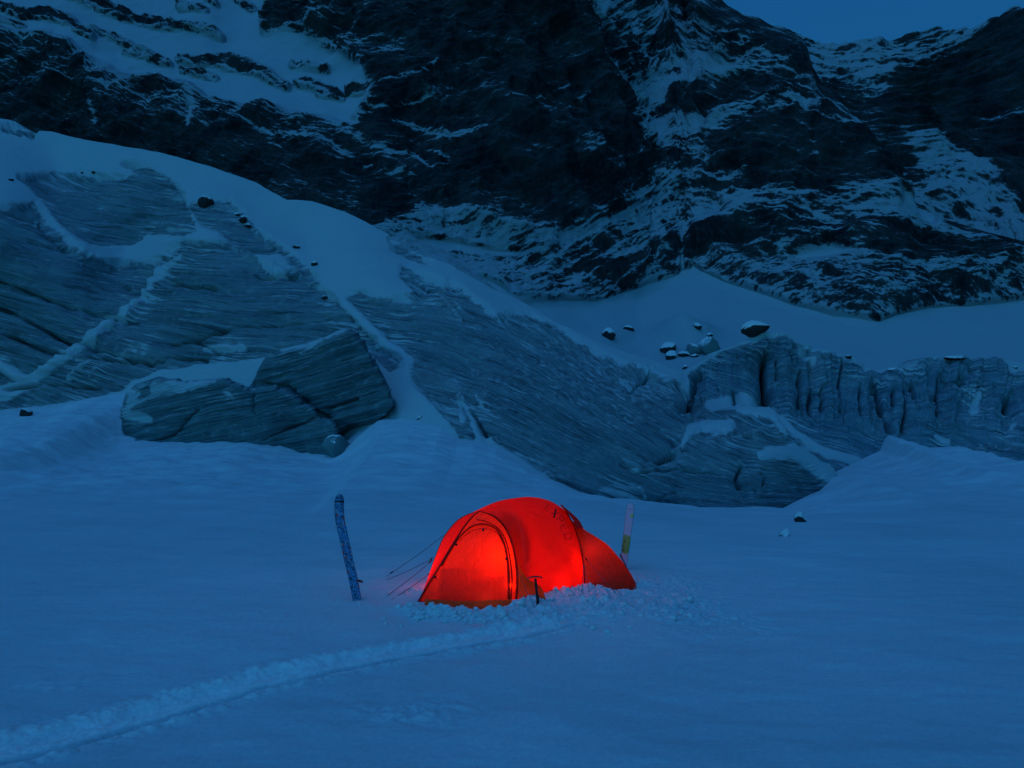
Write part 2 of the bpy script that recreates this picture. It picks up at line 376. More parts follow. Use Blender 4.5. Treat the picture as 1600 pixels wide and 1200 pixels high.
# the chart of glacier snow: positive = snow, in units of trace distance
gsn = np.full(CX.shape, 60.0)
ICE = [[(30, 285), (60, 279), (85, 275), (140, 283), (200, 285), (222, 280), (200, 264), (240, 270), (268, 285), (286, 308), (298, 335), (308, 364), (290, 371), (235, 370), (215, 385), (170, 388), (140, 385), (110, 365), (90, 345), (70, 320), (50, 303)],
       [(296, 325), (330, 318), (357, 318), (385, 348), (420, 380), (455, 404), (485, 430), (500, 446), (482, 446), (462, 420), (440, 398), (420, 402), (395, 400), (345, 370), (312, 348)],
       [(-420, 327), (0, 327), (50, 325), (72, 350), (100, 378), (130, 403), (170, 418), (200, 416), (245, 418), (264, 403), (285, 383), (365, 385), (385, 398), (425, 430), (434, 420), (470, 428), (492, 446), (522, 480), (545, 510), (580, 560), (560, 640), (430, 720),
        (420, 560), (330, 566), (250, 580), (200, 600), (180, 614), (130, 626), (60, 634), (0, 642), (-420, 660)],
       [(500, 455), (522, 470), (560, 510), (590, 540), (622, 563), (628, 576), (610, 582), (580, 552), (560, 527), (530, 492)],
       [(543, 470), (560, 460), (590, 472), (620, 474), (652, 463), (640, 455), (624, 440), (628, 422), (652, 434), (692, 452), (705, 448), (742, 478), (772, 500), (800, 497), (832, 500), (862, 512), (905, 540), (960, 568), (1005, 582), (1050, 602), (1100, 612), (1400, 640), (1400, 900), (950, 900),
        (870, 753), (845, 738), (812, 712), (775, 692), (758, 676), (742, 690), (722, 687), (700, 660), (668, 622), (642, 592), (652, 566), (622, 540), (590, 512)],
       [(-60, 208), (30, 205), (60, 214), (50, 222), (0, 208)],
       [(610, 385), (640, 396), (655, 414), (640, 408), (622, 397)], [(640, 398), (660, 408), (668, 418), (650, 408)]]
for p in ICE: gsn = np.minimum(gsn, -sdpoly(p))
SNW = [([(252, 425, 10), (232, 452, 6), (190, 492, 7), (150, 522, 9), (105, 552, 11), (60, 585, 9), (20, 610, 14), (-60, 630, 12)], 0),
       ([(90, 560, 6), (40, 598, 12), (0, 570, 10)], 0), ([(105, 590, 5), (150, 560, 2)], 0), ([(140, 588, 1), (200, 545, 3), (245, 560, 1)], 0),
       ([(285, 400, 4), (250, 425, 8)], 0), ([(320, 545, 6), (380, 545, 8)], 0),
       ([(440, 425, 10), (425, 418, 6)], 0), ([(560, 520, 2), (480, 545, 3)], 0),
       ([(545, 540, 5), (600, 600, 10), (640, 650, 20)], 0), ([(610, 560, 4), (650, 600, 3), (690, 640, 1)], 0),
       ([(712, 598, 2), (730, 640, 5), (750, 688, 6)], 0), ([(716, 620, 3), (724, 660, 7)], 0), ([(760, 688, 4), (810, 716, 3), (868, 746, 2)], 0), ([(735, 600, 2), (755, 640, 2)], 0),
       ([(1060, 700, 4), (1085, 668, 12), (1140, 668, 10), (1112, 685, 5)], 0), ([(1155, 645, 8), (1205, 650, 9), (1225, 680, 6)], 0),
       ([(1190, 712, 9), (1235, 708, 15), (1275, 730, 13), (1300, 752, 14)], 0),
       ([(950, 757, 2), (1000, 764, 3), (1010, 778, 4)], 0), ([(985, 728, 3), (1020, 730, 2), (1060, 728, 2)], 0), ([(1120, 690, 2), (1200, 672, 2)], 0),
       ([(700, 470, 3), (752, 512, 2)], 0), ([(640, 450, 3), (690, 470, 3), (720, 500, 3)], 0), ([(890, 470, 2), (1000, 560, 3)], 0)]
for p, _ in SNW: gsn = np.maximum(gsn, sdline(p, 0))
ssn = np.full(CX.shape, 40.0)
for p in [[(1040, 640), (1075, 590), (1108, 566), (1140, 548), (1176, 540), (1200, 530), (1225, 528), (1250, 545), (1268, 552), (1300, 560), (1340, 578), (1350, 586), (1400, 580), (1440, 568), (1470, 564), (1515, 560), (1560, 566), (1575, 590), (1620, 584), (2000, 620), (2000, 900), (1040, 900)]]:
    ssn = np.minimum(ssn, -sdpoly(p))
for p in [[(1110, 640, 12), (1160, 628, 12), (1200, 640, 8), (1240, 680, 8), (1290, 712, 10), (1340, 722, 8)], [(1520, 645, 9), (1526, 630, 10), (1532, 615, 6)], [(1460, 685, 6), (1480, 692, 6)], [(1350, 578, 5), (1380, 578, 6), (1430, 574, 4)],
          [(1268, 560, 6), (1272, 600, 3)], [(1250, 548, 6), (1262, 560, 6)], [(1590, 660, 3), (1580, 670, 5)]]:
    ssn = np.maximum(ssn, sdline(p, 0))
bed_gl = strata([(40, 330, 8), (0, 400, 18), (0, 560, 14), (100, 460, 20), (150, 320, 18), (230, 350, 20), (200, 430, 14), (200, 540, 8), (330, 480, 4), (330, 400, 3), (450, 480, -2), (450, 560, -10), (540, 540, -14), (620, 490, -8),
                 (660, 540, 2), (700, 600, 30), (780, 560, 42), (780, 640, 44), (860, 600, 42), (900, 700, 38), (950, 640, 36), (1000, 740, 20), (1030, 650, 28), (1080, 760, 6), (1150, 700, 6), (1200, 760, 4), (1270, 770, 6), (1050, 600, 30)], 5)
bed_se = strata([(1100, 620, 18), (1200, 600, 16), (1300, 620, 16), (1250, 680, 24), (1350, 700, 20), (1400, 640, 12), (1500, 640, 8), (1550, 700, 16), (1600, 720, 12), (1800, 650, 8), (1150, 560, 12)], 3)
# deep cracks and undercut ledges: (polyline, half width, depth in metres)
CRACK = [([(-50, 470), (0, 482), (80, 520), (160, 545), (240, 566)], 3.5, 1.0), ([(-50, 425), (25, 448), (110, 475), (220, 503)], 2.6, .8), ([(255, 435), (290, 445), (340, 448)], 3, .9),
         ([(130, 556), (220, 560), (300, 558), (330, 565)], 3, .8), ([(255, 535), (300, 528), (360, 508), (440, 500), (520, 498)], 3, .8), ([(205, 450), (170, 430), (130, 412)], 2, .5),
         ([(395, 428), (420, 430), (470, 430)], 3, .7), ([(60, 345), (75, 370), (140, 405)], 2, .6), ([(0, 520), (60, 545), (110, 556)], 3, .9), ([(0, 610), (60, 600), (160, 604)], 4, .9), ([(345, 555), (320, 540), (290, 528)], 2, .6),
         ([(736, 640), (752, 665), (768, 688)], 3, .8), ([(1094, 575), (1082, 600), (1078, 645)], 4, 1.2), ([(1020, 722), (1050, 708), (1062, 700)], 3, .7), ([(1022, 780), (1048, 768), (1062, 762)], 2, .4),
         ([(1160, 722), (1150, 745), (1160, 770)], 3, .35), ([(1185, 735), (1196, 745), (1190, 765)], 3, .3), ([(965, 720), (1000, 734), (1060, 728), (1140, 738)], 1.6, .35), ([(990, 785), (1060, 780), (1100, 794)], 3, .5), ([(980, 605), (1005, 590), (1020, 580)], 1.6, .4),
         ([(1040, 570), (1100, 594)], 2, .3), ([(640, 432), (668, 452), (700, 460)], 4, .5)]
SCRK = [([(1197, 545), (1193, 575), (1196, 612), (1200, 640)], 5, 2.4), ([(1250, 575), (1251, 600), (1252, 640)], 2.4, 1.2), ([(1267, 560), (1269, 610), (1268, 655)], 3, 1.5), ([(1262, 540), (1250, 548)], 6, 1.6), ([(1152, 555), (1154, 570)], 5, 1.2), ([(1135, 565), (1132, 585)], 2.6, .8),
        ([(1285, 600), (1286, 650)], 2.6, .9), ([(1313, 560), (1310, 600), (1314, 655)], 3, 1.0), ([(1362, 590), (1372, 620), (1388, 665), (1400, 680)], 5, 1.7), ([(1395, 605), (1396, 640)], 3, .8), ([(1412, 600), (1414, 680)], 2.6, .9), ([(1425, 590), (1432, 640)], 4, 1.0),
        ([(1465, 585), (1470, 655)], 3, .9), ([(1502, 580), (1508, 605)], 8, 2.4), ([(1526, 592), (1532, 610)], 5, 1.8), ([(1577, 610), (1578, 655)], 4, 1.3), ([(1095, 575), (1082, 600), (1078, 650)], 5, 1.6), ([(1144, 610), (1148, 640)], 2.6, .8), ([(1212, 560), (1214, 600)], 2, .7),
        ([(1238, 560), (1244, 590)], 3.5, 1.0), ([(1340, 600), (1344, 660)], 2.2, .5), ([(1445, 600), (1452, 620)], 3, .9)]
def crackmap(L):
    m = np.zeros(CX.shape)
    for p, w, d in L:
        q = dseg(p, False); m = m+d*(np.exp(-(q/(w*1.1))**2)+.28*np.exp(-(q/(w*4))**2))
    return m
def crack_at(PX, PY, L, k=1.0):
    m = np.zeros(PX.shape)
    for pts, w, d in L:
        x = [p[0] for p in pts]; y = [p[1] for p in pts]; r = w*9
        q = (PX > min(x)-r) & (PX < max(x)+r) & (PY > min(y)-r) & (PY < max(y)+r)
        if not q.any(): continue
        X, Y = PX[q], PY[q]; wob = 2.2*perlin(np.stack([X/17, Y/17, 0*X+w], -1)); dd = np.full(X.shape, 1e9)
        for (ax, ay), (bx, by) in zip(pts[:-1], pts[1:]):
            dx, dy = bx-ax, by-ay; t = np.clip(((X-ax)*dx+(Y-ay)*dy)/(dx*dx+dy*dy), 0, 1); dd = np.minimum(dd, np.hypot(X-ax-t*dx+wob*.5, Y-ay-t*dy+wob*.5))
        end = np.minimum(np.hypot(X-x[0], Y-y[0]), np.hypot(X-x[-1], Y-y[-1])); fade = sstep(0, w*4, end)
        amp = np.clip(.95+1.0*perlin(np.stack([X/28, Y/28, 0*X+5], -1)), .15, 1.6)*fade
        m[q] += k*d*amp*(np.exp(-(dd/(w*.62))**2)+.30*np.exp(-(dd/(w*3.5))**2))
    return m
LAYERS = {}
def terrain(name, px, top, bot, ny, depth, snow, bed, mat, relief, crack=None, fold=12, fold_step=(0, 3.0, -1.6), tpow=1.0):
    """a real slope: rows run from its foot (below the nearer ground) to its crest and on down the far side"""
    v = np.linspace(0, 1, ny)[:, None]**tpow
    T = interp(top, px)[None]; B = interp(bot, px)[None] if not callable(bot) else bot(px)[None]
    PX = np.broadcast_to(px[None], (ny, len(px))); PY = B+(T-B)*v
    D = depth(PX, PY); P = at(PX, PY, D)
    sn = sample(snow, PX, PY); bd = bed(PX, PY)
    N = gnormals(P); N *= np.sign(-(N*(P-np.array([0, 0, HC]))).sum(-1))[..., None]
    P = P+N*relief(P, PX, PY, D, sn, bd)[..., None]
    if crack is not None: P = P-N*crack_at(PX, PY, crack, 1.5)[..., None]
    LAYERS[name] = (P.reshape(-1, 3),)
    ext = [P[-1]+np.array(fold_step)*((k+1)**1.35)*(np.array([1, 1, 0 if k == 0 else 1])) for k in range(fold)]
    P2 = np.concatenate([P, np.stack(ext)]); e1 = lambda a: np.concatenate([a, np.repeat(a[-1:], fold, 0)])
    bv = np.stack([bd, PX+.25*PY, 0*bd], -1)
    o = mesh_obj(name, P2, quads(*P2.shape[:2]), mat, None, True, {'snow': e1(sn).ravel(), 'bed': e1(bv).reshape(-1, 3)})
    tag(o, kind='structure'); return o
def surf(name, px, py):
    P = LAYERS[name][0]
    if len(LAYERS[name]) == 1: LAYERS[name] = (P,)+proj(P)
    _, X, Y = LAYERS[name]; k = np.argmin((X-px)**2+(Y-py)**2); return P[k].copy()

def rel_ice(P, PX, PY, D, sn, bd):
    m = 1-sstep(-4, 8, sn+fbm(np.stack([bd/14, PX/60, 0*bd], -1), 4)*12)          # 1 on bare ice
    amp = D/60
    led = fbm(np.stack([bd/13+.3*fbm(P/9, 3), PX/170, 0*bd], -1), 5, .6)            # ledges that follow the bedding
    led2 = perlin(np.stack([bd/4.2, PX/60, 0*bd+7], -1))
    big = fbm(P/11, 3)
    r = amp*(.62*led+.08*led2+.75*big)+.05*fbm(P/.8, 3)
    return m*r+(1-m)*(.45+.35*fbm(P/14, 3)+.05*fbm(P/2.5, 2))*amp
terrain('glacier', np.linspace(-400, 1319, 1250), CREST, lambda x: interp(GROUND, x)+45, 460, D_gl, gsn, bed_gl, M_ice, rel_ice, CRACK)
def rel_serac(P, PX, PY, D, sn, bd):
    m = 1-sstep(-4, 8, sn)
    fl = fbm(np.stack([PX/30+.4*fbm(P/5, 3), PY/190, 0*PX], -1), 5, .62, mode=1)      # upright flutes
    top = sstep(740, 600, PY)
    led = fbm(np.stack([bd/9, PX/90, 0*bd+3], -1), 5, .6)
    return m*(.75*fl*top+.26*led+.55*fbm(P/5, 4, .6)+.06*fbm(P/.8, 3))+(1-m)*(.3+.3*fbm(P/8, 3))
terrain('serac_cliff', np.linspace(1030, 2000, 800), SERAC, lambda x: np.minimum(interp(GROUND, x)+45, 835), 260, D_se, ssn, bed_se, M_serac, rel_serac, SCRK, 12, (0, 2.2, -.5))

# ------------------------------------------------------------------ mountain
mv = np.full(CX.shape, -.12)
def paint(p, val, soft=9):
    global mv
    m = sstep(-soft, soft, sdpoly(p)); mv = mv*(1-m)+val*m
def streak(p, val, soft=4):
    global mv
    m = sstep(-soft, soft, sdline(p, 0)); mv = mv*(1-m)+val*m
paint([(-500, -300), (440, -300), (430, 20), (470, 62), (560, 100), (596, 125), (590, 172), (560, 200), (590, 230), (520, 205), (440, 195), (370, 185), (290, 168), (200, 140), (150, 118), (90, 82), (0, 72), (-500, 10)], .78, 14)
paint([(-500, 20), (-100, 60), (50, 82), (110, 96), (150, 125), (170, 150), (290, 142), (330, 172), (400, 190), (500, 205), (560, 240), (640, 240), (710, 300), (700, 345), (640, 360), (600, 380), (500, 380), (0, 300), (-500, 250)], -.42)
paint([(-500, 120), (0, 150), (100, 165), (220, 200), (330, 222), (480, 262), (620, 300), (690, 335), (600, 372), (500, 372), (200, 290), (-500, 230)], -1.0, 14)
paint([(430, -300), (860, -300), (880, 10), (912, 60), (940, 110), (962, 150), (975, 200), (960, 270), (940, 330), (880, 362), (780, 372), (700, 345), (640, 330), (620, 290), (600, 240), (560, 225), (575, 205), (600, 190), (594, 125), (560, 92), (500, 60), (420, 62), (425, 30), (450, 10)], -.95, 12)
paint([(440, 0), (560, 0), (620, 60), (640, 110), (600, 120), (550, 88), (480, 55)], -.30, 16)
paint([(860, -300), (1120, -300), (1100, -20), (1040, 8), (960, 12), (930, 30), (915, 60), (893, 15)], .55, 14)
paint([(925, 40), (1040, 20), (1140, 30), (1200, 60), (1240, 110), (1220, 150), (1180, 140), (1060, 120), (980, 130), (945, 100)], .02, 14)
paint([(1050, -60), (1130, -20), (1165, 28), (1240, 50), (1290, 130), (1330, 190), (1270, 150), (1200, 108), (1140, 62), (1070, 30)], -.62, 10)
paint([(1180, 70), (1262, 80), (1285, 130), (1300, 165), (1230, 130)], -1.0)
paint([(955, 138), (1020, 125), (1100, 92), (1150, 110), (1180, 130), (1160, 148), (1060, 165), (1020, 190), (985, 190), (968, 170)], .50, 14)
paint([(1020, 196), (1052, 166), (1110, 172), (1178, 143), (1235, 150), (1268, 168), (1180, 186), (1120, 206), (1050, 208)], -.85)
paint([(945, 192), (1010, 205), (1080, 215), (1160, 205), (1240, 192), (1300, 200), (1180, 218), (1150, 240), (1080, 236), (1010, 248), (960, 215)], .50, 12)
paint([(1150, 222), (1180, 208), (1300, 208), (1400, 222), (1430, 260), (1440, 300), (1500, 335), (1640, 355), (1640, 392), (1540, 378), (1450, 352), (1400, 338), (1380, 312), (1300, 322), (1200, 300), (1110, 268)], -.85, 12)
paint([(900, 250), (1010, 262), (1110, 285), (1080, 305), (980, 300), (900, 330), (850, 350), (870, 280)], -.62, 12)
paint([(880, 365), (960, 320), (1100, 305), (1300, 330), (1380, 322), (1480, 360), (1560, 415), (1500, 440), (1380, 400), (1250, 370), (1050, 372), (900, 400)], .18, 14)
paint([(1380, 325), (1450, 335), (1470, 350), (1440, 372), (1390, 350)], .8)
paint([(1120, 330), (1280, 330), (1350, 360), (1280, 375), (1150, 360)], -.15)
paint([(1225, 378), (1330, 372), (1400, 385), (1500, 395), (1560, 425), (1530, 440), (1400, 430), (1340, 418)], -.72)
paint([(640, 348), (700, 352), (800, 372), (880, 372), (980, 330), (960, 360), (880, 398), (790, 400), (700, 400), (640, 385), (600, 378)], .42)
paint([(685, 402), (860, 402), (865, 470), (790, 468), (700, 430)], -.10)
paint([(760, 402), (850, 405), (845, 465), (805, 468), (790, 430)], .35)
paint([(858, 405), (900, 385), (1000, 388), (1060, 378), (1060, 430), (1000, 456), (900, 477), (870, 468), (852, 440)], -.22)
paint([(1075, 392), (1120, 368), (1230, 372), (1225, 400), (1170, 440), (1140, 445), (1100, 425)], -.28)
paint([(1180, 455), (1215, 430), (1300, 416), (1360, 430), (1400, 438), (1500, 448), (1510, 478), (1440, 480), (1385, 492), (1345, 502), (1260, 482), (1220, 474)], -.20)
paint([(1215, 405), (1300, 393), (1335, 408), (1345, 420), (1250, 420)], .8)
paint([(1340, 432), (1420, 434), (1520, 436), (1600, 420), (1900, 420), (1900, 470), (1500, 470), (1500, 452), (1420, 446)], .12)
for s_ in ([(-20, 20, 2), (60, 45, 6), (110, 50, 8), (152, 80, 3)], [(60, 0, 3), (130, 18, 5), (210, 42, 7), (270, 55, 6), (348, 66, 2)], [(285, 102, 3), (330, 108, 6), (390, 118, 8), (450, 144, 4)],
           [(465, 138, 2), (490, 145, 5), (532, 160, 3)], [(550, 158, 4), (585, 160, 4)], [(300, -10, 4), (340, 18, 2)], [(285, 20, 3), (325, 32, 2)], [(460, 115, 1), (515, 118, 1)], [(500, 160, 1), (540, 165, 1)],
           [(0, 50, 4), (50, 62, 2)], [(150, 62, 2), (240, 95, 2)], [(352, -10, 5), (395, 15, 3)], [(290, 120, 2), (340, 132, 2)], [(200, 95, 1), (270, 112, 1)], [(130, 72, 5), (150, 80, 4)]): streak([(a, b, w*.75+.6) for a, b, w in s_], -.85, 5)
for s_ in ([(585, 195, 2), (650, 178, 5), (700, 178, 2)], [(610, 208, 2), (655, 218, 4), (700, 238, 5), (735, 232, 3), (760, 226, 1)], [(595, 158, 1), (650, 150, 3), (700, 122, 4), (775, 106, 2)], [(580, 245, 2), (640, 262, 4), (670, 290, 2)],
           [(660, 255, 2), (700, 270, 2)], [(800, 190, 1), (850, 165, 1), (880, 150, 1)], [(870, 190, 2), (900, 165, 2)], [(700, 300, 4), (740, 320, 5)], [(1062, 372, 5), (1066, 420, 6), (1068, 440, 6)], [(890, 440, 1), (960, 400, 2), (1010, 385, 1)],
           [(160, 165, 2), (175, 200, 2), (180, 230, 2)], [(312, 160, 2), (318, 200, 3), (322, 255, 2)], [(955, 130, 6), (975, 185, 8), (985, 195, 8)]): streak(s_, .55, 4)
for q in ([(870, 400, 1), (960, 345, 3), (1040, 312, 3), (1130, 300, 1)], [(985, 355, 1), (1010, 342, 2), (1060, 320, 1)], [(1075, 372, 1), (1150, 332, 3), (1220, 326, 2), (1300, 338, 1)], [(1120, 370, 1), (1180, 352, 2), (1240, 352, 2), (1290, 364, 1)],
          [(1380, 434, 1), (1480, 441, 2), (1550, 434, 1)], [(1000, 240, 1), (1060, 262, 2), (1120, 274, 1)], [(1255, 214, 1), (1330, 230, 2), (1400, 268, 2), (1438, 305, 1)], [(1210, 400, 1), (1290, 385, 2), (1340, 402, 1)], [(880, 452, 1), (950, 415, 2), (1030, 392, 1)],
          [(905, 62, 1), (925, 105, 3), (960, 150, 2)], [(1150, 70, 1), (1200, 110, 2), (1240, 150, 1)], [(1020, 60, 1), (1080, 72, 3), (1130, 84, 1)], [(560, 262, 1), (600, 285, 2), (640, 300, 1)], [(380, 215, 1), (470, 232, 3), (560, 262, 1)], [(180, 160, 1), (260, 176, 2), (330, 190, 1)], [(0, 105, 1), (80, 120, 2), (140, 150, 1)]): streak(q, .62, 4)
for q in ([(1100, 318, 2), (1200, 308, 5), (1290, 326, 2)], [(1140, 398, 3), (1180, 424, 6)], [(1350, 382, 3), (1450, 400, 6), (1550, 412, 3)], [(900, 430, 8), (960, 432, 8), (1020, 410, 6)], [(1190, 392, 5), (1110, 395, 6)], [(1000, 80, 3), (1040, 95, 8), (1075, 100, 3)], [(1090, 50, 3), (1130, 45, 9), (1160, 70, 4)],
          [(700, 130, 20), (800, 60, 40), (860, 120, 24)], [(650, 310, 10), (760, 300, 26), (860, 290, 16)], [(300, 240, 10), (420, 262, 18), (560, 300, 20)], [(1240, 240, 10), (1330, 268, 18), (1400, 300, 10)], [(1460, 360, 6), (1560, 372, 8), (1640, 372, 8)], [(720, 412, 6), (780, 430, 9)]): streak(q, -1.0, 8)
# snow apron at the foot of the faces
paint([(600, 396), (640, 388), (780, 398), (850, 402), (806, 468), (870, 472), (930, 472), (1000, 455), (1052, 437), (1085, 424), (1130, 444), (1180, 462), (1240, 482), (1300, 498), (1370, 506), (1450, 486), (1600, 472), (1900, 465), (2100, 1000), (-500, 1000), (-500, 330), (0, 330), (300, 400), (500, 450)], 1.6, 5)
paint([(600, 372), (690, 405), (780, 468), (810, 472), (850, 478), (700, 500), (500, 400)], .3)
paint([(680, 405), (860, 402), (866, 474), (800, 470), (740, 440)], -.1, 6)
mv = np.maximum(mv, -.80)
k = .42+sstep(1.0, -1.0, blur(mv, 9))**1.3*1.25
k = blur(k, 5); mv_soft = blur(mv, 6)
k = np.where(CY > 520, .40, k); k = blur(k, 3)
te = (Y0-CY)/FPX
# integrate the slope upward from the foot
foot = interp([(-400, 380), (0, 380), (300, 420), (600, 480), (800, 600), (1000, 700), (2000, 700)], GX)
start = interp([(-400, 230), (0, 215), (300, 195), (600, 165), (800, 140), (1100, 125), (2000, 125)], GX)
lnD = np.zeros(CX.shape); j0 = len(GY)-1
for j in range(j0-1, -1, -1):
    act = (GY[j] < foot)
    lnD[j] = lnD[j+1]+np.where(act, (4/FPX)/k[j], 0)
lnD = blur(lnD, 2)+np.log(start)[None]
D_mt = lambda px, py: np.exp(sample(lnD, px, py))
bed_mt = strata([(0, 120, 14), (150, 60, 16), (300, 120, 14), (400, 230, 18), (600, 280, 22), (650, 100, -25), (760, 200, -22), (900, 200, -40), (900, 380, -25), (1000, 320, -15), (1100, 180, -5), (1100, 400, -28), (1200, 60, 20), (1200, 250, 10), (1300, 300, 12), (1400, 380, 10), (1300, 460, 10), (1550, 450, 4), (1500, 330, 15), (900, 50, -10)], 5)
MT_TOP = [(-400, -110), (1080, -110), (1118, -30), (1128, 0), (1140, 12), (1165, 27), (1185, 31), (1205, 42), (1225, 50), (1250, 60), (1262, 82), (1268, 105), (1280, 128), (1310, 160), (1345, 196), (1380, 236), (1402, 280), (1425, 318), (1470, 345), (1530, 362), (1600, 380), (1700, 400), (2000, 420)]
def rel_mt(P, PX, PY, D, sn, bd):
    m = 1-sstep(.25, .80, sn+.35*fbm(P/14, 4)); a = D/220; mb = 1-sstep(-.2, 1.0, sample(mv_soft, PX, PY))
    led = fbm(np.stack([bd/17+.8*fbm(P/30, 3), PX/130, 0*bd], -1), 5, .6)
    mound = 7.0*np.exp(-((PX-1068)/44)**2-((PY-528)/17)**2)+1.5*np.exp(-((PX-965)/26)**2-((PY-525)/10)**2)
    r0 = a*(9.0*fbm(P/85+3, 3, .5, mode=1)*mb+(.25*m+.75*mb)*3.6*fbm(P/30, 2, .5, mode=1))
    r = a*(1.9*fbm(P/12, 5, .52, mode=1)+.9*led+1.9*fbm(P/9, 4, .6)+.3*perlin(np.stack([bd/4.5, PX/26, 0*bd+5], -1)))
    eg = np.where(PX > 1060, .12+.88*sstep(0, 60, PY-interp(MT_TOP, PX)), 1)
    return eg*(r0+m*r)+(1-m)*(a*(1.0*fbm(P/26, 3)+.10*fbm(P/5, 2))+mound)
terrain('mountain', np.linspace(-400, 2000, 1500), MT_TOP, lambda x: interp([(-400, 380), (0, 380), (300, 420), (600, 480), (800, 600), (1000, 700), (2000, 700)], x), 620, D_mt, mv, bed_mt, M_rock, rel_mt, None, 14, (0, 9, -5))

# far mountain and col
mv_main = mv.copy(); mv = np.full(CX.shape, .08)
paint([(1385, 150), (1400, 130), (1440, 112), (1500, 84), (1545, 55), (1570, 40), (1640, 25), (2100, -20), (2100, 420), (1600, 330), (1560, 295), (1500, 262), (1470, 225), (1400, 205), (1330, 170)], -.95)
paint([(1440, 210), (1490, 240), (1560, 272), (1555, 292), (1500, 275), (1450, 250)], .30, 12)
paint([(1500, 205), (1580, 170), (1620, 175), (1560, 190)], .1)
paint([(1260, 130), (1330, 140), (1400, 200), (1440, 300), (1380, 260), (1300, 200)], -.6)
streak([(1390, 70, 2), (1440, 72, 4), (1480, 62, 2)], -.5); streak([(1330, 95, 1), (1400, 100, 2)], -.3); streak([(1500, 60, 2), (1545, 58, 3)], .3)
FAR_TOP = [(900, 40), (1100, 40), (1220, 58), (1262, 70), (1285, 76), (1330, 76), (1385, 74), (1430, 60), (1475, 56), (1520, 58), (1545, 50), (1565, 48), (1578, 30), (1600, 27), (1640, 20), (1700, 0), (1800, -30), (2000, -60)]
kf = blur(.40+sstep(.8, -1, blur(mv, 3))*1.0, 4); lnF = np.zeros(CX.shape)
for j in range(len(GY)-2, -1, -1): lnF[j] = lnF[j+1]+np.where(GY[j] < 460, (4/FPX)/kf[j], 0)
lnF = blur(lnF, 2)+math.log(430)
def rel_far(P, PX, PY, D, sn, bd):
    m = 1-sstep(.3, .9, sn+.4*fbm(P/60, 4))
    return (.35+.65*m)*(14*fbm(P/120, 6, .55, mode=1)+7*fbm(np.stack([bd/9, PX/70, 0*bd], -1), 4))+3*fbm(P/20, 3)
terrain('far_mountain', np.linspace(900, 2000, 620), FAR_TOP, [(900, 460), (2000, 460)], 330, lambda a, b: np.exp(sample(lnF, a, b)), mv, strata([(1300, 120, 8), (1400, 90, -6), (1500, 120, -25), (1500, 250, 14), (1600, 100, -20)], 3), M_far, rel_far, None, 12, (0, 30, -12))

# ------------------------------------------------------------------ tent position (needed for the trodden snow round it)
F1 = onground(652, 942)-np.array([0, 0, .0]); F2 = onground(807, 940); F3 = onground(912, 921); F4 = onground(984, 912)
berm_line = np.array([onground(645, 952)[:2], onground(700, 960)[:2], onground(760, 962)[:2], onground(803, 952)[:2], onground(850, 932)[:2], onground(880, 926)[:2], F3[:2], onground(950, 916)[:2], F4[:2]])
def dist2line(X, Y, L):
    d = np.full(X.shape, 1e9)
    for (ax, ay), (bx, by) in zip(L[:-1], L[1:]):
        dx, dy = bx-ax, by-ay; t = np.clip(((X-ax)*dx+(Y-ay)*dy)/(dx*dx+dy*dy), 0, 1); d = np.minimum(d, np.hypot(X-ax-t*dx, Y-ay-t*dy))
    return d
track = np.array([onground(a, b)[:2] for a, b in [(-260, 1262), (-60, 1196), (100, 1150), (200, 1122), (300, 1093), (400, 1066), (500, 1046), (600, 1024), (700, 1005), (800, 988), (870, 972), (900, 962)]])
def blobs(X, Y, L):
    m = 0*X
    for px, py, rx, ry, a in L:
        c = onground(px, py); m = np.maximum(m, a*np.exp(-(((X-c[0])/rx)**2+((Y-c[1])/ry)**2)))
    return m
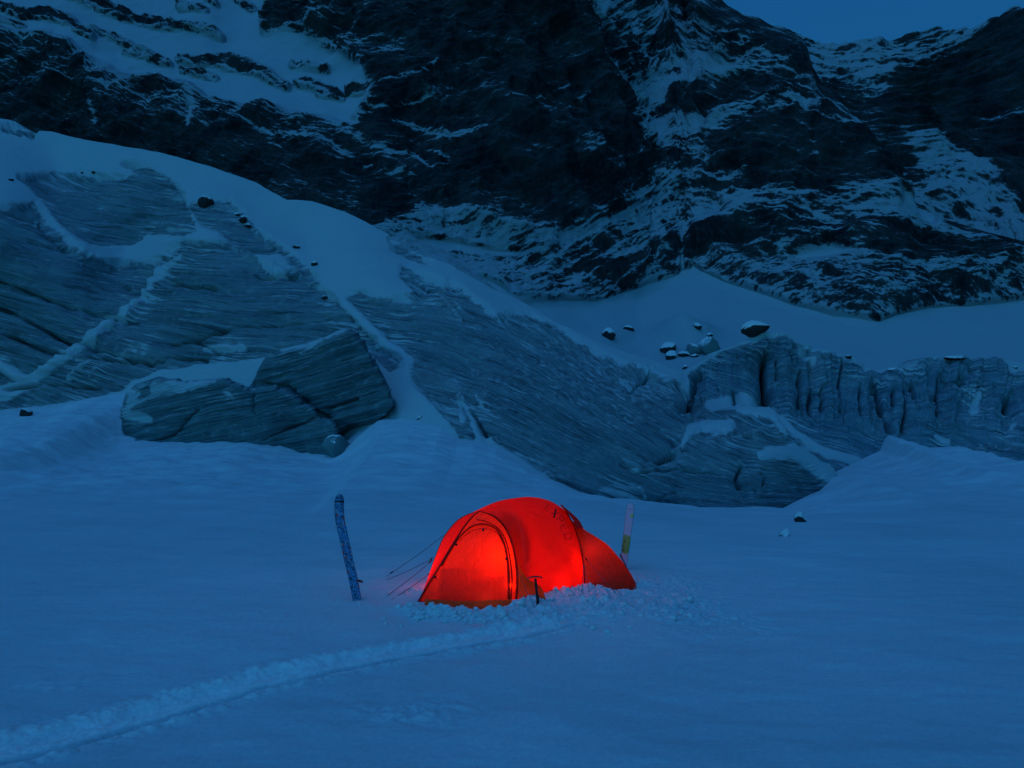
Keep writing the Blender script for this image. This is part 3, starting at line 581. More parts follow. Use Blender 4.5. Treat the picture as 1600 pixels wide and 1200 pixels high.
def ground_detail(X, Y):
    P = np.stack([X, Y, 0*X], -1)
    far = sstep(16, 30, Y)
    z = (.05*fbm(P/3.2, 3)+.035*fbm(P/np.array([1.6, .9, 1]), 3))*(1+5*far)
    z += .012*fbm(P/np.array([.42, .26, 1])+3, 4)*(1-far)
    # wind crust steps
    cr = fbm(P/np.array([1.3, .35, 1])+9, 3); z += .003*sstep(.10, .30, cr)*(1-far)
    db = dist2line(X, Y, berm_line)
    ch = np.clip(blobs(X, Y, [(700, 956, .55, .30, .55), (780, 962, .6, .35, .7), (860, 955, .65, .5, 1), (930, 945, .7, .6, 1), (990, 940, .7, .7, 1), (1050, 945, .7, .8, .95), (1110, 965, .6, .6, .6), (1170, 985, .5, .4, .3),
                             (1020, 910, .7, .6, .8), (1075, 920, .6, .6, .6), (640, 925, .55, .5, .5), (590, 915, .6, .5, .35), (560, 940, .4, .3, .4), (480, 925, .8, .35, .18), (450, 960, .9, .2, .15), (560, 985, .5, .2, .15), (640, 1110, .5, .3, .3), (960, 1010, .3, .2, .2)]), 0, 1)
    ch *= sstep(-.45, .25, fbm(P/.6+21, 4)+.35*ch)
    lump = fbm(P/.20+5, 4, .6, mode=2); lump2 = fbm(P/.085+2, 3, .6, mode=2)
    z += ch*(.115*lump+.045*lump2+.06*fbm(P/.5, 3)+.02)
    z += .075*np.exp(-(db/.16)**2)*(.7+.9*lump)
    # footprint track
    dt = dist2line(X, Y, track); side = 0*X; best = np.full(X.shape, 1e9); along = 0*X; acc = 0
    for (ax, ay), (bx, by) in zip(track[:-1], track[1:]):
        dx, dy = bx-ax, by-ay; L = math.hypot(dx, dy); t = np.clip(((X-ax)*dx+(Y-ay)*dy)/(L*L), 0, 1); d = np.hypot(X-ax-t*dx, Y-ay-t*dy)
        q = d < best; best = np.where(q, d, best); sg = np.sign((X-ax)*dy-(Y-ay)*dx); side = np.where(q, sg*d, side); along = np.where(q, acc+t*L, along); acc += L
    best = best/1.0
    sd2 = side/1.0+.03*perlin(np.stack([along/.5, 0*along, 0*along], -1))
    step = .5+.5*np.cos(along*2*math.pi/.62+np.where(sd2 > .06, math.pi, 0)+1.3*perlin(np.stack([along/.9, 0*along+4, 0*along], -1)))
    fade = sstep(acc, acc-.5, along)
    tr = np.exp(-((sd2-.17)/.055)**4)*.075*(.7+.35*step)+np.exp(-((sd2+.12)/.10)**4)*.045*(.6+.35*step)
    rim = np.exp(-((sd2-.33)/.07)**2)*.028+np.exp(-((sd2+.30)/.11)**2)*.022
    tm = np.exp(-(best/.33)**4)
    z += fade*1.5*(-tr+rim*(.5+1.2*lump)+tm*(.009*lump+.007*lump2))
    fresh_and_lit = np.clip(np.maximum(ch*.55*sstep(-.4, .5, lump), fade*tm*(.92+.2*lump)*(1-.75*np.exp(-((sd2-.17)/.06)**4))), 0, 1)
    fresh_and_lit = np.maximum(fresh_and_lit, np.clip(blobs(X, Y, [(800, 900, 5.5, 4.5, .46)])*(.85+.45*fbm(P/1.1+3, 4)), 0, .55))  # camp zone: brighter light near the centre painted in as paler snow
    for px, py, w in [(365, 1012, .28), (380, 1055, .2), (500, 1013, .25), (660, 1120, .35), (640, 1122, .25), (60, 1076, .4), (120, 1072, .25), (205, 1055, .2), (720, 1110, .2), (780, 1085, .25)]:
        c = onground(px, py); b = np.exp(-(((X-c[0])/w)**2+((Y-c[1])/(w*.45))**2)); fresh_and_lit = np.maximum(fresh_and_lit, .35*b*sstep(-.2, .3, lump)); z += .012*b*lump
    return z, fresh_and_lit
pxs = np.unique(np.concatenate([np.linspace(-400, 0, 60), np.linspace(0, 500, 330), np.linspace(500, 1250, 900), np.linspace(1250, 1600, 200), np.linspace(1600, 2000, 60)]))
gy = interp(GROUND, pxs)
wS = sstep(1296, 1330, pxs)
De = D_gl(pxs, gy)*(1-wS)+D_se(pxs, gy)*wS-.25
dk = np.exp(-.5*(np.arange(-20, 21)/8)**2); dk /= dk.sum(); De = np.convolve(np.pad(De, 20, mode='edge'), dk, 'valid')
E = at(pxs, gy, De)
Yr = np.concatenate([np.linspace(-8, 3.9, 30), np.linspace(4, 7.5, 300), np.linspace(7.5, 12, 420)[1:]])
Xn = (pxs-800)/FPX*14-0.0
rows = []; npast = 230
smax = De
for y in Yr: rows.append(np.full(len(pxs), y))
for t in np.linspace(0, 1, npast+1)[1:]: rows.append(12+(De-12)*t**1.25)
YY = np.stack(rows); XX = Xn[None]+(E[None, :, 0]-Xn[None])*(YY+8)/(De[None]+8)
s_ = np.clip((YY-13)/(De[None]-13), 0, 1)
s0 = np.clip((interp([(180, 46.5), (400, 42.5), (562, 40)], pxs)-13)/(De-13), .3, .98)
zn = HC-interp([(180, 46.5), (400, 42.5), (562, 40)], pxs)*(interp(SLABFOOT, pxs)-Y0)/FPX
pw = np.log(np.clip(zn/np.maximum(E[:, 2], .1), .02, .9))/np.log(s0); wz = sstep(110, 200, pxs)*sstep(600, 545, pxs)
pw = np.clip(2.0*(1-wz)+pw*wz, 1.6, 14); pw = np.convolve(np.pad(pw, 12, mode='edge'), np.ones(25)/25, 'valid')
ZZ = E[None, :, 2]*s_**pw[None]
# ease the profile so that the drift against the ice rises late where the foot of the ice is high
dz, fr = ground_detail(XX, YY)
ZZ = ZZ+dz*np.clip((De[None]-YY)/2.5+.12, .12, 1)
G = np.stack([XX, YY, ZZ], -1)
ext = np.stack([G[-1]+np.array([0, .5*(q+1), -.22*(q+1)]) for q in range(6)])
LAYERS['snow_ground'] = (G.reshape(-1, 3),)
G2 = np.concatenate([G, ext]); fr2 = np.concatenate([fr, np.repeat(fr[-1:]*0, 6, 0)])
gr = tag(mesh_obj('snow_ground', G2, quads(*G2.shape[:2]), M_ground, None, True, {'fresh_and_lit': fr2.ravel()}), kind='structure')
def gz(p):
    V = LAYERS['snow_ground'][0]; k = np.argmin((V[:, 0]-p[0])**2+(V[:, 1]-p[1])**2); return V[k, 2]

# ------------------------------------------------------------------ great fallen ice blocks at the foot of the glacier
def ice_slab(name, outline_top, outline_bot, D0, bulge, angle, label, crk=None, thick=6, seed=0, snowtop=None):
    x0, x1 = outline_top[0][0], outline_top[-1][0]; nx = 380; ny = 200
    t = np.linspace(0, 1, nx); px = x0+(x1-x0)*(.5-.5*np.cos(math.pi*t))
    v = (.5-.5*np.cos(math.pi*np.linspace(0, 1, ny)))[:, None]
    T = interp(outline_top, px)[None]; B = interp(outline_bot, px)[None]
    PX = np.broadcast_to(px[None], (ny, nx)); PY = B+(T-B)*v
    e = np.minimum(1, 1.9*np.sqrt(np.clip(v*(1-v)*4, 0, 1)))*np.minimum(1, 1.9*np.sqrt(np.clip(4*t*(1-t), 0, 1)))[None]
    D = D0(PX, PY)+bulge*(1-e)**1.5+(v**2)*bulge*.35
    P = at(PX, PY, D); th = math.radians(angle)
    bd = -(PX-x0)*math.sin(th)+PY*math.cos(th)+4*fbm(P/8, 3)
    N = gnormals(P); N *= np.sign(-(N*(P-np.array([0, 0, HC]))).sum(-1))[..., None]
    led = fbm(np.stack([bd/11, PX/140, 0*bd+seed], -1), 5, .6); led2 = perlin(np.stack([bd/3.8, PX/60, 0*bd+7], -1))
    w = sstep(0, .35, e)
    P = P+N*(w*(.42*led+.09*led2+.35*fbm(P/5+seed, 3)+.05*fbm(P/.8, 3)))[..., None]
    if crk: P = P-N*crack_at(PX, PY, crk, 1.3)[..., None]
    sn = np.full(PX.shape, -40.0)
    if snowtop: 
        m = np.full(CX.shape, -40.0)
        for q in snowtop: m = np.maximum(m, sdline(q, 0))
        sn = sample(m, PX, PY)
    bk = P.copy(); bk[..., 1] += thick; bk[..., 2] = bk[..., 2]*.9-.3
    V = np.concatenate([P.reshape(-1, 3), bk.reshape(-1, 3)]); n = ny*nx; i = np.arange(n).reshape(ny, nx)
    F = [quads(ny, nx), quads(ny, nx)[:, ::-1]+n]
    for ring in (i[0], i[-1], i[:, 0], i[:, -1]): F.append(np.stack([ring[:-1], ring[1:], ring[1:]+n, ring[:-1]+n], -1))
    bv = np.stack([bd, PX, 0*PX], -1).reshape(-1, 3)
    o = mesh_obj(name, V, np.concatenate(F), M_block, None, True, {'snow': np.r_[sn.ravel(), sn.ravel()], 'bed': np.r_[bv, bv]})
    return tag(o, label, 'ice block')
base_d = lambda off: (lambda a, b: D_gl(a, np.minimum(b, 700)+0*a)*0+interp([(180, 51.5), (400, 46.5), (620, 41)], a)+off)
ice_slab('ice_block', [(388, 604), (396, 590), (412, 562), (440, 545), (480, 536), (515, 524), (545, 514), (566, 535), (590, 575), (606, 604), (615, 628)],
         [(388, 610), (400, 660), (440, 690), (500, 700), (545, 672), (585, 668), (600, 652), (610, 640), (615, 632)], base_d(-2.6), 1.8, -16,
         'big angular blue ice block with a peaked top, upper right of the two fallen blocks', [([(520, 662), (480, 632), (450, 604), (400, 596)], 3, .5), ([(500, 640), (560, 622)], 2.4, .45)], 5, 3,
         [[(440, 545, 6), (480, 538, 5), (540, 518, 4)], [(470, 552, 2), (500, 541, 2)]])
ice_slab('ice_block', [(190, 640), (196, 615), (212, 600), (250, 588), (290, 596), (310, 594), (350, 590), (390, 604), (400, 606), (430, 602), (460, 618), (490, 640), (520, 664), (527, 680)],
         [(190, 672), (205, 698), (230, 708), (280, 716), (340, 714), (400, 712), (460, 716), (500, 720), (520, 720), (527, 712)], base_d(-4.6), 1.5, -12,
         'long low blue ice block half buried in snow, in front of the peaked one', [([(232, 692), (270, 678), (296, 648), (310, 636)], 2.6, .7), ([(390, 604), (392, 640), (396, 656)], 2.6, .35), ([(400, 690), (450, 668), (505, 645)], 2.2, .45)], 4, 8,
         [[(205, 615, 10), (195, 650, 7), (222, 652, 10), (235, 655, 5)], [(205, 632, 3), (250, 612, 6)], [(300, 602, 8), (340, 594, 3)], [(350, 612, 4), (362, 622, 2)], [(240, 605, 10), (285, 606, 10)]])

# ------------------------------------------------------------------ boulders
def ico(sub=3):
    import bmesh
    bm = bmesh.new(); bmesh.ops.create_icosphere(bm, subdivisions=sub, radius=1); V = np.array([v.co[:] for v in bm.verts]); F = np.array([[v.index for v in f.verts] for f in bm.faces]); bm.free(); return V, F
ICO = ico(4)
def boulder(layer, px, py, wpx, hpx, label, seed, name='boulder', mat=None, group=None, tilt=0, cat='rock', angular=.5):
    b = surf(layer, px, py+hpx*.35); r = np.random.default_rng(seed); V, F = ICO; V = V.copy()
    for _ in range(9):                                                   # cut flat faces
        n = r.normal(size=3); n /= np.linalg.norm(n); d = .55+.35*r.random(); h = V@n-d*(.8 if 'ice' in name else 1); V = V-np.clip(h, 0, None)[:, None]*n*(.6+.4*angular)
    V *= (1+.16*fbm(V*1.6+seed, 4))[:, None]
    s = b[1]/FPX; a, c = wpx*s/2, hpx*s/2; th = math.radians(tilt)
    V = V*np.array([a/.85, (a+c)/2/.85, c/.85]); V = np.stack([V[:, 0]*math.cos(th)+V[:, 2]*math.sin(th), V[:, 1], -V[:, 0]*math.sin(th)+V[:, 2]*math.cos(th)], -1)
    ctr = at(px, py+.16*hpx, b[1]-.08*a)
    o = mesh_obj(name, V, F, mat or M_bould, None, False); o.location = ctr
    return tag(o, label, cat, group)
M_iceb = mat_boulder('pale rubble ice', (.11, .17, .18), (.20, .30, .31), .62)
BL = [('glacier', 322, 314, 20, 20, 'largest dark boulder on the snow crest of the left glacier'),
      ('glacier', 380, 342, 11, 14, 'small black rock beside the ice edge, right of the big crest boulder'),
      ('glacier', 370, 334, 9, 6, 'tiny dark rock just right of the big crest boulder'),
      ('glacier', 388, 352, 10, 7, 'small flat dark rock at the lower end of the dark rubble on the ice edge'),
      ('glacier', 463, 385, 10, 7, 'thin dark stone on the smooth snow slope above the ice'),
      ('glacier', 492, 411, 10, 9, 'dark lone rock lower down the smooth snow slope'),
      ('glacier', 508, 464, 10, 6, 'small dark rock where the snow gully starts'),
      ('glacier', 147, 269, 9, 4, 'right one of two tiny stones on the upper left snow'),
      ('glacier', 129, 269, 6, 3, 'left one of two tiny stones on the upper left snow'),
      ('glacier', 17, 280, 8, 5, 'small dark stone on the snow at the far left edge'),
      ('mountain', 951, 520, 18, 20, 'round dark boulder patterned with snow, left one on the snow apron'),
      ('mountain', 982, 512, 16, 9, 'flat dark rock beside the round boulder on the snow apron'),
      ('mountain', 1045, 541, 24, 21, 'tall dark boulder in the middle rock cluster'),
      ('mountain', 1048, 554, 20, 14, 'dark leaning slab under the tall boulder'),
      ('mountain', 1070, 552, 18, 9, 'flat dark rock at the centre of the rubble cluster'),
      ('mountain', 1084, 555, 13, 6, 'small dark rock at the right of the rubble cluster'),
      ('mountain', 1103, 546, 13, 9, 'dark wedge rock under the pale ice lump'),
      ('mountain', 1109, 523, 9, 8, 'small dark rock on top of the pale ice lump'),
      ('mountain', 1091, 509, 14, 8, 'narrow dark rock on the crest of the snow mound'),
      ('mountain', 1070, 573, 8, 9, 'small dark stone lowest in the rubble cluster'),
      ('serac_cliff', 1181, 509, 38, 24, 'large snow capped boulder on top of the serac cliff'),
      ('serac_cliff', 1326, 557, 11, 7, 'small dark stone on the serac crest, right of the large capped boulder'),
      ('serac_cliff', 1393, 577, 11, 5, 'flat dark stone in the dip of the serac crest'),
      ('serac_cliff', 1488, 559, 34, 7, 'long thin dark rock on the crest of the right seracs'),
      ('serac_cliff', 1586, 573, 8, 5, 'tiny dark stone near the right end of the serac crest'),
      ('snow_ground', 1251, 808, 15, 21, 'dark pointed rock on the snow flat right of the tent'),
      ('snow_ground', 40, 644, 17, 16, 'dark round rock on the snow under the left ice cliff')]
M_capped = mat_boulder('snow capped boulder', th=.12)
for q, (ly, a, b, w, h, lb) in enumerate(BL):
    boulder(ly, a, b, w, h, lb, (20+q if a != 1251 else 93), mat=M_capped if a in (1181, 492, 1251) or ly == 'mountain' else None, tilt={322: 10, 1048: -35, 1181: -12, 1103: -30, 1091: 40, 982: 15}.get(a, 0))
boulder('mountain', 1107, 536, 40, 36, 'pale angular ice lump in the rubble cluster behind the serac cliff', 71, 'ice_lump', M_iceb, cat='ice lump')
boulder('mountain', 1085, 543, 28, 18, 'small grey ice lump between the dark rocks of the cluster', 74, 'ice_lump', M_iceb, cat='ice lump')
boulder('snow_ground', 1226, 831, 13, 18, 'pale tilted ice slab poking out of the flat snow', 75, 'ice_lump', mat_boulder('snowy ice slab', (.1, .14, .16), (.3, .38, .42), .2), tilt=20, cat='ice lump')
boulder('snow_ground', 528, 694, 44, 40, 'pale pyramid of ice at the right end of the long low block', 78, 'ice_lump', M_iceb, tilt=-8, cat='ice lump')
boulder('snow_ground', 527, 698, 17, 9, 'small black rock in front of the pale ice pyramid', 79)
boulder('snow_ground', 1304, 742, 8, 6, 'small dark stone on the drift under the serac cliff', 83)
boulder('snow_ground', 655, 652, 7, 11, 'thin dark flake sticking out of the steep snow tongue', 84, tilt=30)

# ------------------------------------------------------------------ the tent
ROOT = (F1+F4)/2; ROOT[2] = 0
tent = empty('tent', tuple(ROOT), 'glowing red dome tent lit from inside, pitched on trampled snow', 'tent')
def tpart(name, V, F, mat, parent=None, label=None, smooth=True):
    """vertices are given in world space; the tent's parts are stored relative to its base point"""
    V = np.asarray(V, float).reshape(-1, 3)-ROOT
    o = mesh_obj(name, V, F, mat, parent or tent, smooth)
    if label: o['label'] = label
    return o
K0 = at(750, 799, 10.05); B1 = np.array([-1.33, 10.75, -.03])
down = lambda p: np.r_[p[:2], -.06]
def curve(pix, Ya, Yb, n=50):
    P = np.array(pix, float); d = np.r_[0, np.cumsum(np.hypot(*np.diff(P, axis=0).T))]; d /= d[-1]
    pts = [at(a, b, Ya+(Yb-Ya)*(t**1.0)) for (a, b), t in zip(P, d)]
    return smoothline(pts, n)
# front arch pole: near leg (right of the door), far leg (left outline)
arch_n = curve([(806, 944), (808, 918), (808, 893), (804, 865), (797, 840), (786, 820), (770, 806), (750, 799)], F2[1], 10.05)
arch_f = curve([(664, 925), (671, 899), (680, 872), (693, 841), (712, 816), (731, 804), (750, 799)], 10.6, 10.05)
ridge_l = curve([(651, 944), (668, 916), (690, 880), (708, 850), (726, 822), (740, 806), (750, 799)], F1[1], 10.05)
def archcurve(foot, apex, far, n=50, p=.80):
    t = np.linspace(0, math.pi/2, n); near = foot[None]+(apex-foot)[None]*np.stack([1-np.cos(t), 1-np.cos(t), np.sin(t)**p], -1)
    fr = far[None]+(apex-far)[None]*np.stack([1-np.cos(t), 1-np.cos(t), np.sin(t)**p], -1)
    return near, fr
sec = []
n_half = 50
sec.append((arch_n, np.r_[arch_f]))
ax = np.array([.42, 1.0])/math.hypot(.42, 1)                               # direction across the tent, away from us
def far_foot(apex, near): 
    d = 2*(apex[:2]-near[:2]); return np.r_[near[:2]+d, -.05]
for (fx, fy), (qx, qy), Ya in [((828, 938), (785, 781), 10.25), ((853, 932), (823, 774), 10.5), ((882, 927), (858, 780), 10.72)]:
    f = down(onground(fx, fy)); a = at(qx, qy, Ya); sec.append(archcurve(f, a, far_foot(a, f)))
arch3_n = curve([(913, 926), (913, 905), (911, 880), (907, 855), (900, 832), (893, 815), (884, 798)], F3[1]+.05, 10.9)
a3 = at(884, 798, 10.9); _, a3f = archcurve(down(F3), a3, far_foot(a3, F3)); sec.append((arch3_n, a3f))
def full(nc, fc): return np.concatenate([nc, fc[::-1][1:]])
secs = np.stack([full(a, b) for a, b in sec])                                # 5 x 99 x 3
def loftu(C, nu):
    out = [smoothline(C[:, j], nu) for j in range(C.shape[1])]; return np.stack(out, 1)
body = loftu(secs, 90)                                                       # nu x nv x 3
u = np.linspace(0, 1, 90)[:, None, None]; v = np.linspace(0, 1, body.shape[1])[None, :, None]
ctrb = body.mean((0, 1)); Nb = gnormals(body); Nb *= np.sign((Nb*(body-ctrb)).sum(-1))[..., None]
sag = -(.030*np.sin(math.pi*u)**1.0)*np.sin(math.pi*v)
wr = .010*fbm(np.stack([body[..., 0]*2.2+body[..., 2], body[..., 2]*1.2, body[..., 1]], -1), 3)[..., None]
# tension folds radiating from the two lower corners
fold_c = 0
for c, w in ((body[0, 6], .010), (body[-1, 8], .012), (body[-1, 22], .006)):
    rr = body-c; dist = np.linalg.norm(rr, axis=-1); ang = np.arctan2(rr[..., 2], rr[..., 0]); fold_c = fold_c+1.8*w*np.sin(ang*15)*np.exp(-dist/.55)*sstep(.02, .2, dist)
body = body+Nb*(sag+wr*np.sin(math.pi*u)+fold_c[..., None]*np.sin(math.pi*u)**.5)
tpart('flysheet', body, quads(*body.shape[:2]), M_fly, None)
BP = proj(body)
def on_body(px, py, lift=.006):
    d = (BP[0][:, :60]-px)**2+(BP[1][:, :60]-py)**2; k = np.unravel_index(np.argmin(d), d.shape); q = body[k].copy()
    p = at(px, py, q[1]); e = np.array([0, 0, HC])-p; return p+e/np.linalg.norm(e)*lift
# front vestibule: ruled between left ridge and near arch; and between ridge and far leg
def ruled(A, B, nu, bulge, centre, bias=.0):
    u = np.linspace(0, 1, nu)[None, :, None]; P = A[:, None]*(1-u)+B[:, None]*u; N = gnormals(P); N *= np.sign((N*(P-centre)).sum(-1))[..., None]
    v = np.linspace(0, 1, len(A))[:, None, None]
    return P+N*bulge*np.sin(math.pi*u)*np.sin(math.pi*np.clip(v*.9+.05, 0, 1))+N*.006*fbm(P*3.0, 3)[..., None]*np.sin(math.pi*u)
cen = np.array([-.3, 10.6, .4])
front = ruled(ridge_l, arch_n, 70, .07, cen); tpart('door_panel', front, quads(*front.shape[:2]), M_vest, None)
side = ruled(arch_f, ridge_l, 40, .03, cen); tpart('side_panel', side, quads(*side.shape[:2]), M_fly, None)
FP = proj(front)
def on_front(px, py, lift=.010):
    d = (FP[0]-px)**2+(FP[1]-py)**2; k = np.unravel_index(np.argmin(d), d.shape); q = front[k]; p = at(px, py, q[1]); e = np.array([0, 0, HC])-p
    return p+e/np.linalg.norm(e)*lift
# rear vestibule
nv = secs.shape[1]; nose = np.r_[F4[:2], -.06]
A3 = secs[-1]; apex_i = n_half-1
ridge_r = curve([(890, 812), (905, 824), (930, 838), (950, 852), (967, 872), (977, 892), (984, 914)], 10.75, F4[1], 40)
rear = np.zeros((40, nv, 3)); start_r = A3.copy(); start_r[apex_i] = ridge_r[0]
for j in range(nv):
    w = math.sin(math.pi*j/(nv-1)); h = 1-abs(j-apex_i)/apex_i
    tt = np.linspace(0, 1, 40)
    s0 = A3[j]; lat = (A3[j]-A3[apex_i])*np.array([1, 1, 0]); 
    shrink = np.sqrt(np.clip(1-tt**1.9, 0, 1))
    hz = A3[j][2]/A3[apex_i][2]
    hz = max(hz, -.03)
    rear[:, j, :2] = ridge_r[:, :2]+lat[None, :2]*shrink[:, None]*(1-.05*tt[:, None])
    rear[:, j, 2] = np.where(hz > 0, hz*np.maximum(ridge_r[:, 2], .0), 0)-.03*(1-h)
blend = sstep(0, .22, np.linspace(0, 1, 40))[:, None, None]
base0 = A3[None]*np.array([1, 1, .94])
rear = base0*(1-blend)+rear*blend*1.0 if False else rear+(A3*np.array([1, 1, .93])-rear[0])[None]*(1-sstep(0, .35, np.linspace(0, 1, 40)))[:, None, None]
rear += np.array([.0, .0, 0])
tpart('rear_vestibule', rear, quads(40, nv), M_vest, None, 'dark orange rear vestibule')
# snow skirt strip and side gusset
e_top = np.array([at(664, 936, 9.05), at(700, 938, 9.02), at(730, 939, 9.0), at(765, 938, 9.02), at(800, 936, 9.08)])
e_top = smoothline(e_top, 40); tw = np.sin(np.linspace(0.15, math.pi-.15, 40))[:, None]**.5; e_bot = e_top+np.array([0, -.17, 0])*tw; e_bot[:, 2] = -.02
sk = np.stack([e_top*(1-t)+e_bot*t+np.array([0, -.02*math.sin(t*3), 0]) for t in np.linspace(0, 1, 8)]); sk[..., 1] += .02*fbm(sk*6, 3)
tpart('snow_skirt', sk, quads(*sk.shape[:2]), M_skirt, None)
gA = smoothline([on_body(810, 882, .02), on_body(810, 905, .03), at(810, 942, F2[1]-.02)], 24)
gB = smoothline([on_body(811, 882, .02), at(824, 903, F2[1]-.10), at(846, 918, F2[1]-.02), at(853, 938, F2[1]-.04)], 24)
gu = ruled(gA, gB, 16, .01, cen); tpart('corner_flap', gu, quads(*gu.shape[:2]), M_skirt, None, 'dull orange triangular corner flap')
# pole sleeves
def sleeve(c, r, name='pole_sleeve', mat=M_seam, flat=.6, lift=.008, parent=None):
    c = np.asarray(c, float); e = np.array([0, 0, HC])-c; e /= np.linalg.norm(e, axis=1)[:, None]; V, F = tube(c+e*lift, r, 8, flat); return tpart(name, V, F, mat, parent)
sleeve(arch_n, .017); sleeve(arch_f, .012); sleeve(ridge_l, .016); sleeve(A3[:80], .014)
sleeve(smoothline([on_front(a, b, .004) for a, b in ((798, 938), (800, 905), (796, 868), (789, 842), (776, 824), (757, 814), (745, 812))], 50), .011, 'seam')
# arched door zip
zipc = smoothline([on_front(a, b, .006) for a, b in ((795, 938), (795, 912), (794, 885), (790, 858), (783, 838), (773, 825), (757, 819), (738, 822), (722, 835), (706, 856), (690, 884))], 70)
sleeve(zipc, .018, 'door_zip', M_seam, .5, .004)
sleeve(smoothline([on_front(a, b, .006) for a, b in ((786, 850), (779, 835), (768, 828), (752, 826), (735, 830), (718, 845))], 30), .006, 'door_seam', M_seam, .5, .002)
hem = smoothline([on_front(a, b, .006) for a, b in ((656, 940), (690, 941), (730, 941), (765, 940), (800, 938))], 30); sleeve(hem, .009, 'hem', M_seam, .6)
for a, b in ((755, 828), (713, 851), (680, 902), (791, 873), (708, 944)):
    p = on_front(a, b, .022); V, F = ICO; tpart('toggle', V*np.array([.018, .010, .018])+p, F, M_black)
# vent hood at the top of the rear arch
h0 = [at(876, 789, 10.72), at(893, 808, 10.55), at(902, 826, 10.42)]; hood_a = smoothline(h0, 16)
hood_b = smoothline([at(878, 790, 10.95), at(905, 812, 10.85), at(915, 824, 10.75)], 16); hood_c = smoothline([at(880, 793, 11.2), at(903, 813, 11.2), at(910, 828, 11.1)], 16)
hd = np.stack([hood_a*(1-t)**2+2*t*(1-t)*(hood_b+[0, 0, .035])+hood_c*t*t for t in np.linspace(0, 1, 14)])
hd2 = hd-np.array([0, 0, .012]); n = hd.shape[0]*hd.shape[1]; ii = np.arange(n).reshape(hd.shape[:2])
Fh = [quads(*hd.shape[:2]), quads(*hd.shape[:2])[:, ::-1]+n]
for ring in (ii[0], ii[-1], ii[:, 0], ii[:, -1]): Fh.append(np.stack([ring[:-1], ring[1:], ring[1:]+n, ring[:-1]+n], -1))
tpart('vent_hood', np.concatenate([hd.reshape(-1, 3), hd2.reshape(-1, 3)]), np.concatenate(Fh), M_fly)
# lettering down the near side of the body: E X P E D
GL = {'E': [[(1, 0), (0, 0), (0, 1), (1, 1)], [(0, .5), (.8, .5)]], 'P': [[(0, 0), (0, 1), (.75, 1), (1, .85), (1, .6), (.75, .46), (0, .46)]],
      'D': [[(0, 0), (0, 1), (.6, 1), (.95, .8), (1, .5), (.95, .2), (.6, 0), (0, 0)]], 'X': [[(0, 0), (1, 1)]], 'x': [[(.1, .98), (.92, .02)]]}
def letter(ch, cx, cy, ang, w, h, th):
    a = math.radians(ang); ux, uy = math.cos(a), math.sin(a); vx, vy = math.sin(a), -math.cos(a)     # reading direction, letter up
    parts = []
    for st in GL[ch]:
        pts = []
        for (x0, y0), (x1, y1) in zip(st[:-1], st[1:]):
            for t in np.linspace(0, 1, 6): pts.append((x0+(x1-x0)*t, y0+(y1-y0)*t))
        W = [on_body(cx+ux*(x-.5)*w+vx*(y-.5)*h, cy+uy*(x-.5)*w+vy*(y-.5)*h, .004) for x, y in pts]
        keep = [W[0]]+[q for p_, q in zip(W, W[1:]) if np.linalg.norm(q-p_) > .003]
        parts.append(tube(np.array(keep), th, 6, .5))
    return parts
for ch, cx, cy, ang, w, h, th in (('E', 856, 794, 38, 7, 9, .0045), ('X', 867, 802, 45, 10, 12, .006), ('x', 867, 802, 45, 9, 12, .014), ('P', 876, 812, 52, 8, 11, .0055), ('E', 882, 824, 64, 8, 11, .0055), ('D', 888, 838, 74, 9, 11, .0055)):
    pr = letter(ch, cx, cy, ang, w, h, th)
    if ch == 'X': hold = pr; continue
    if ch == 'x': pr = pr+hold
    V, F = merge(pr); tpart('letter', V, F, M_print)
# guy lines (cord, peg and tensioner)
def guy(a, b, toggle=None, r=.0045):
    a = np.array(a, float); b = np.array(b, float); P = np.linspace(a, b, 14); P[:, 2] -= .015*np.sin(np.linspace(0, math.pi, 14)); V, F = tube(P, r, 6)
    o = tpart('guy_line', V, F, M_cord)
    if toggle is not None:
        p = a+(b-a)*toggle; d = (b-a)/np.linalg.norm(b-a); V, F = tube(np.array([p-d*.035, p, p+d*.035]), [.006, .014, .006], 8)
        tpart('tensioner', V, F, M_black, o)
g0 = lambda x, y, z=0: onground(x, y, z)
guy(at(697, 834, 10.35), g0(603, 901), .90); guy(at(677, 872, 10.5), g0(604, 906)); guy(at(676, 875, 10.5), g0(602, 933), .06); guy(at(672, 896, 10.5), g0(606, 940), .03)
guy(at(675, 871, 10.4), at(672, 877, 10.3), .4)
guy(on_body(911, 868), at(967, 932, 9.35), .1, .003); guy(at(951, 905, 10.25), at(973, 932, 9.35), None, .003)
guy(at(912, 881, 9.75), at(909, 925, 9.70), None, .004); guy(at(913, 881, 9.75), at(921, 925, 9.6), None, .003); guy(at(809, 893, 9.0), at(837, 950, 8.9), None, .003)
guy(at(970, 868, 10.35), at(994, 914, 10.2), .02, .010); guy(at(674, 897, 10.2), at(651, 944, 9.0), .05, .007)
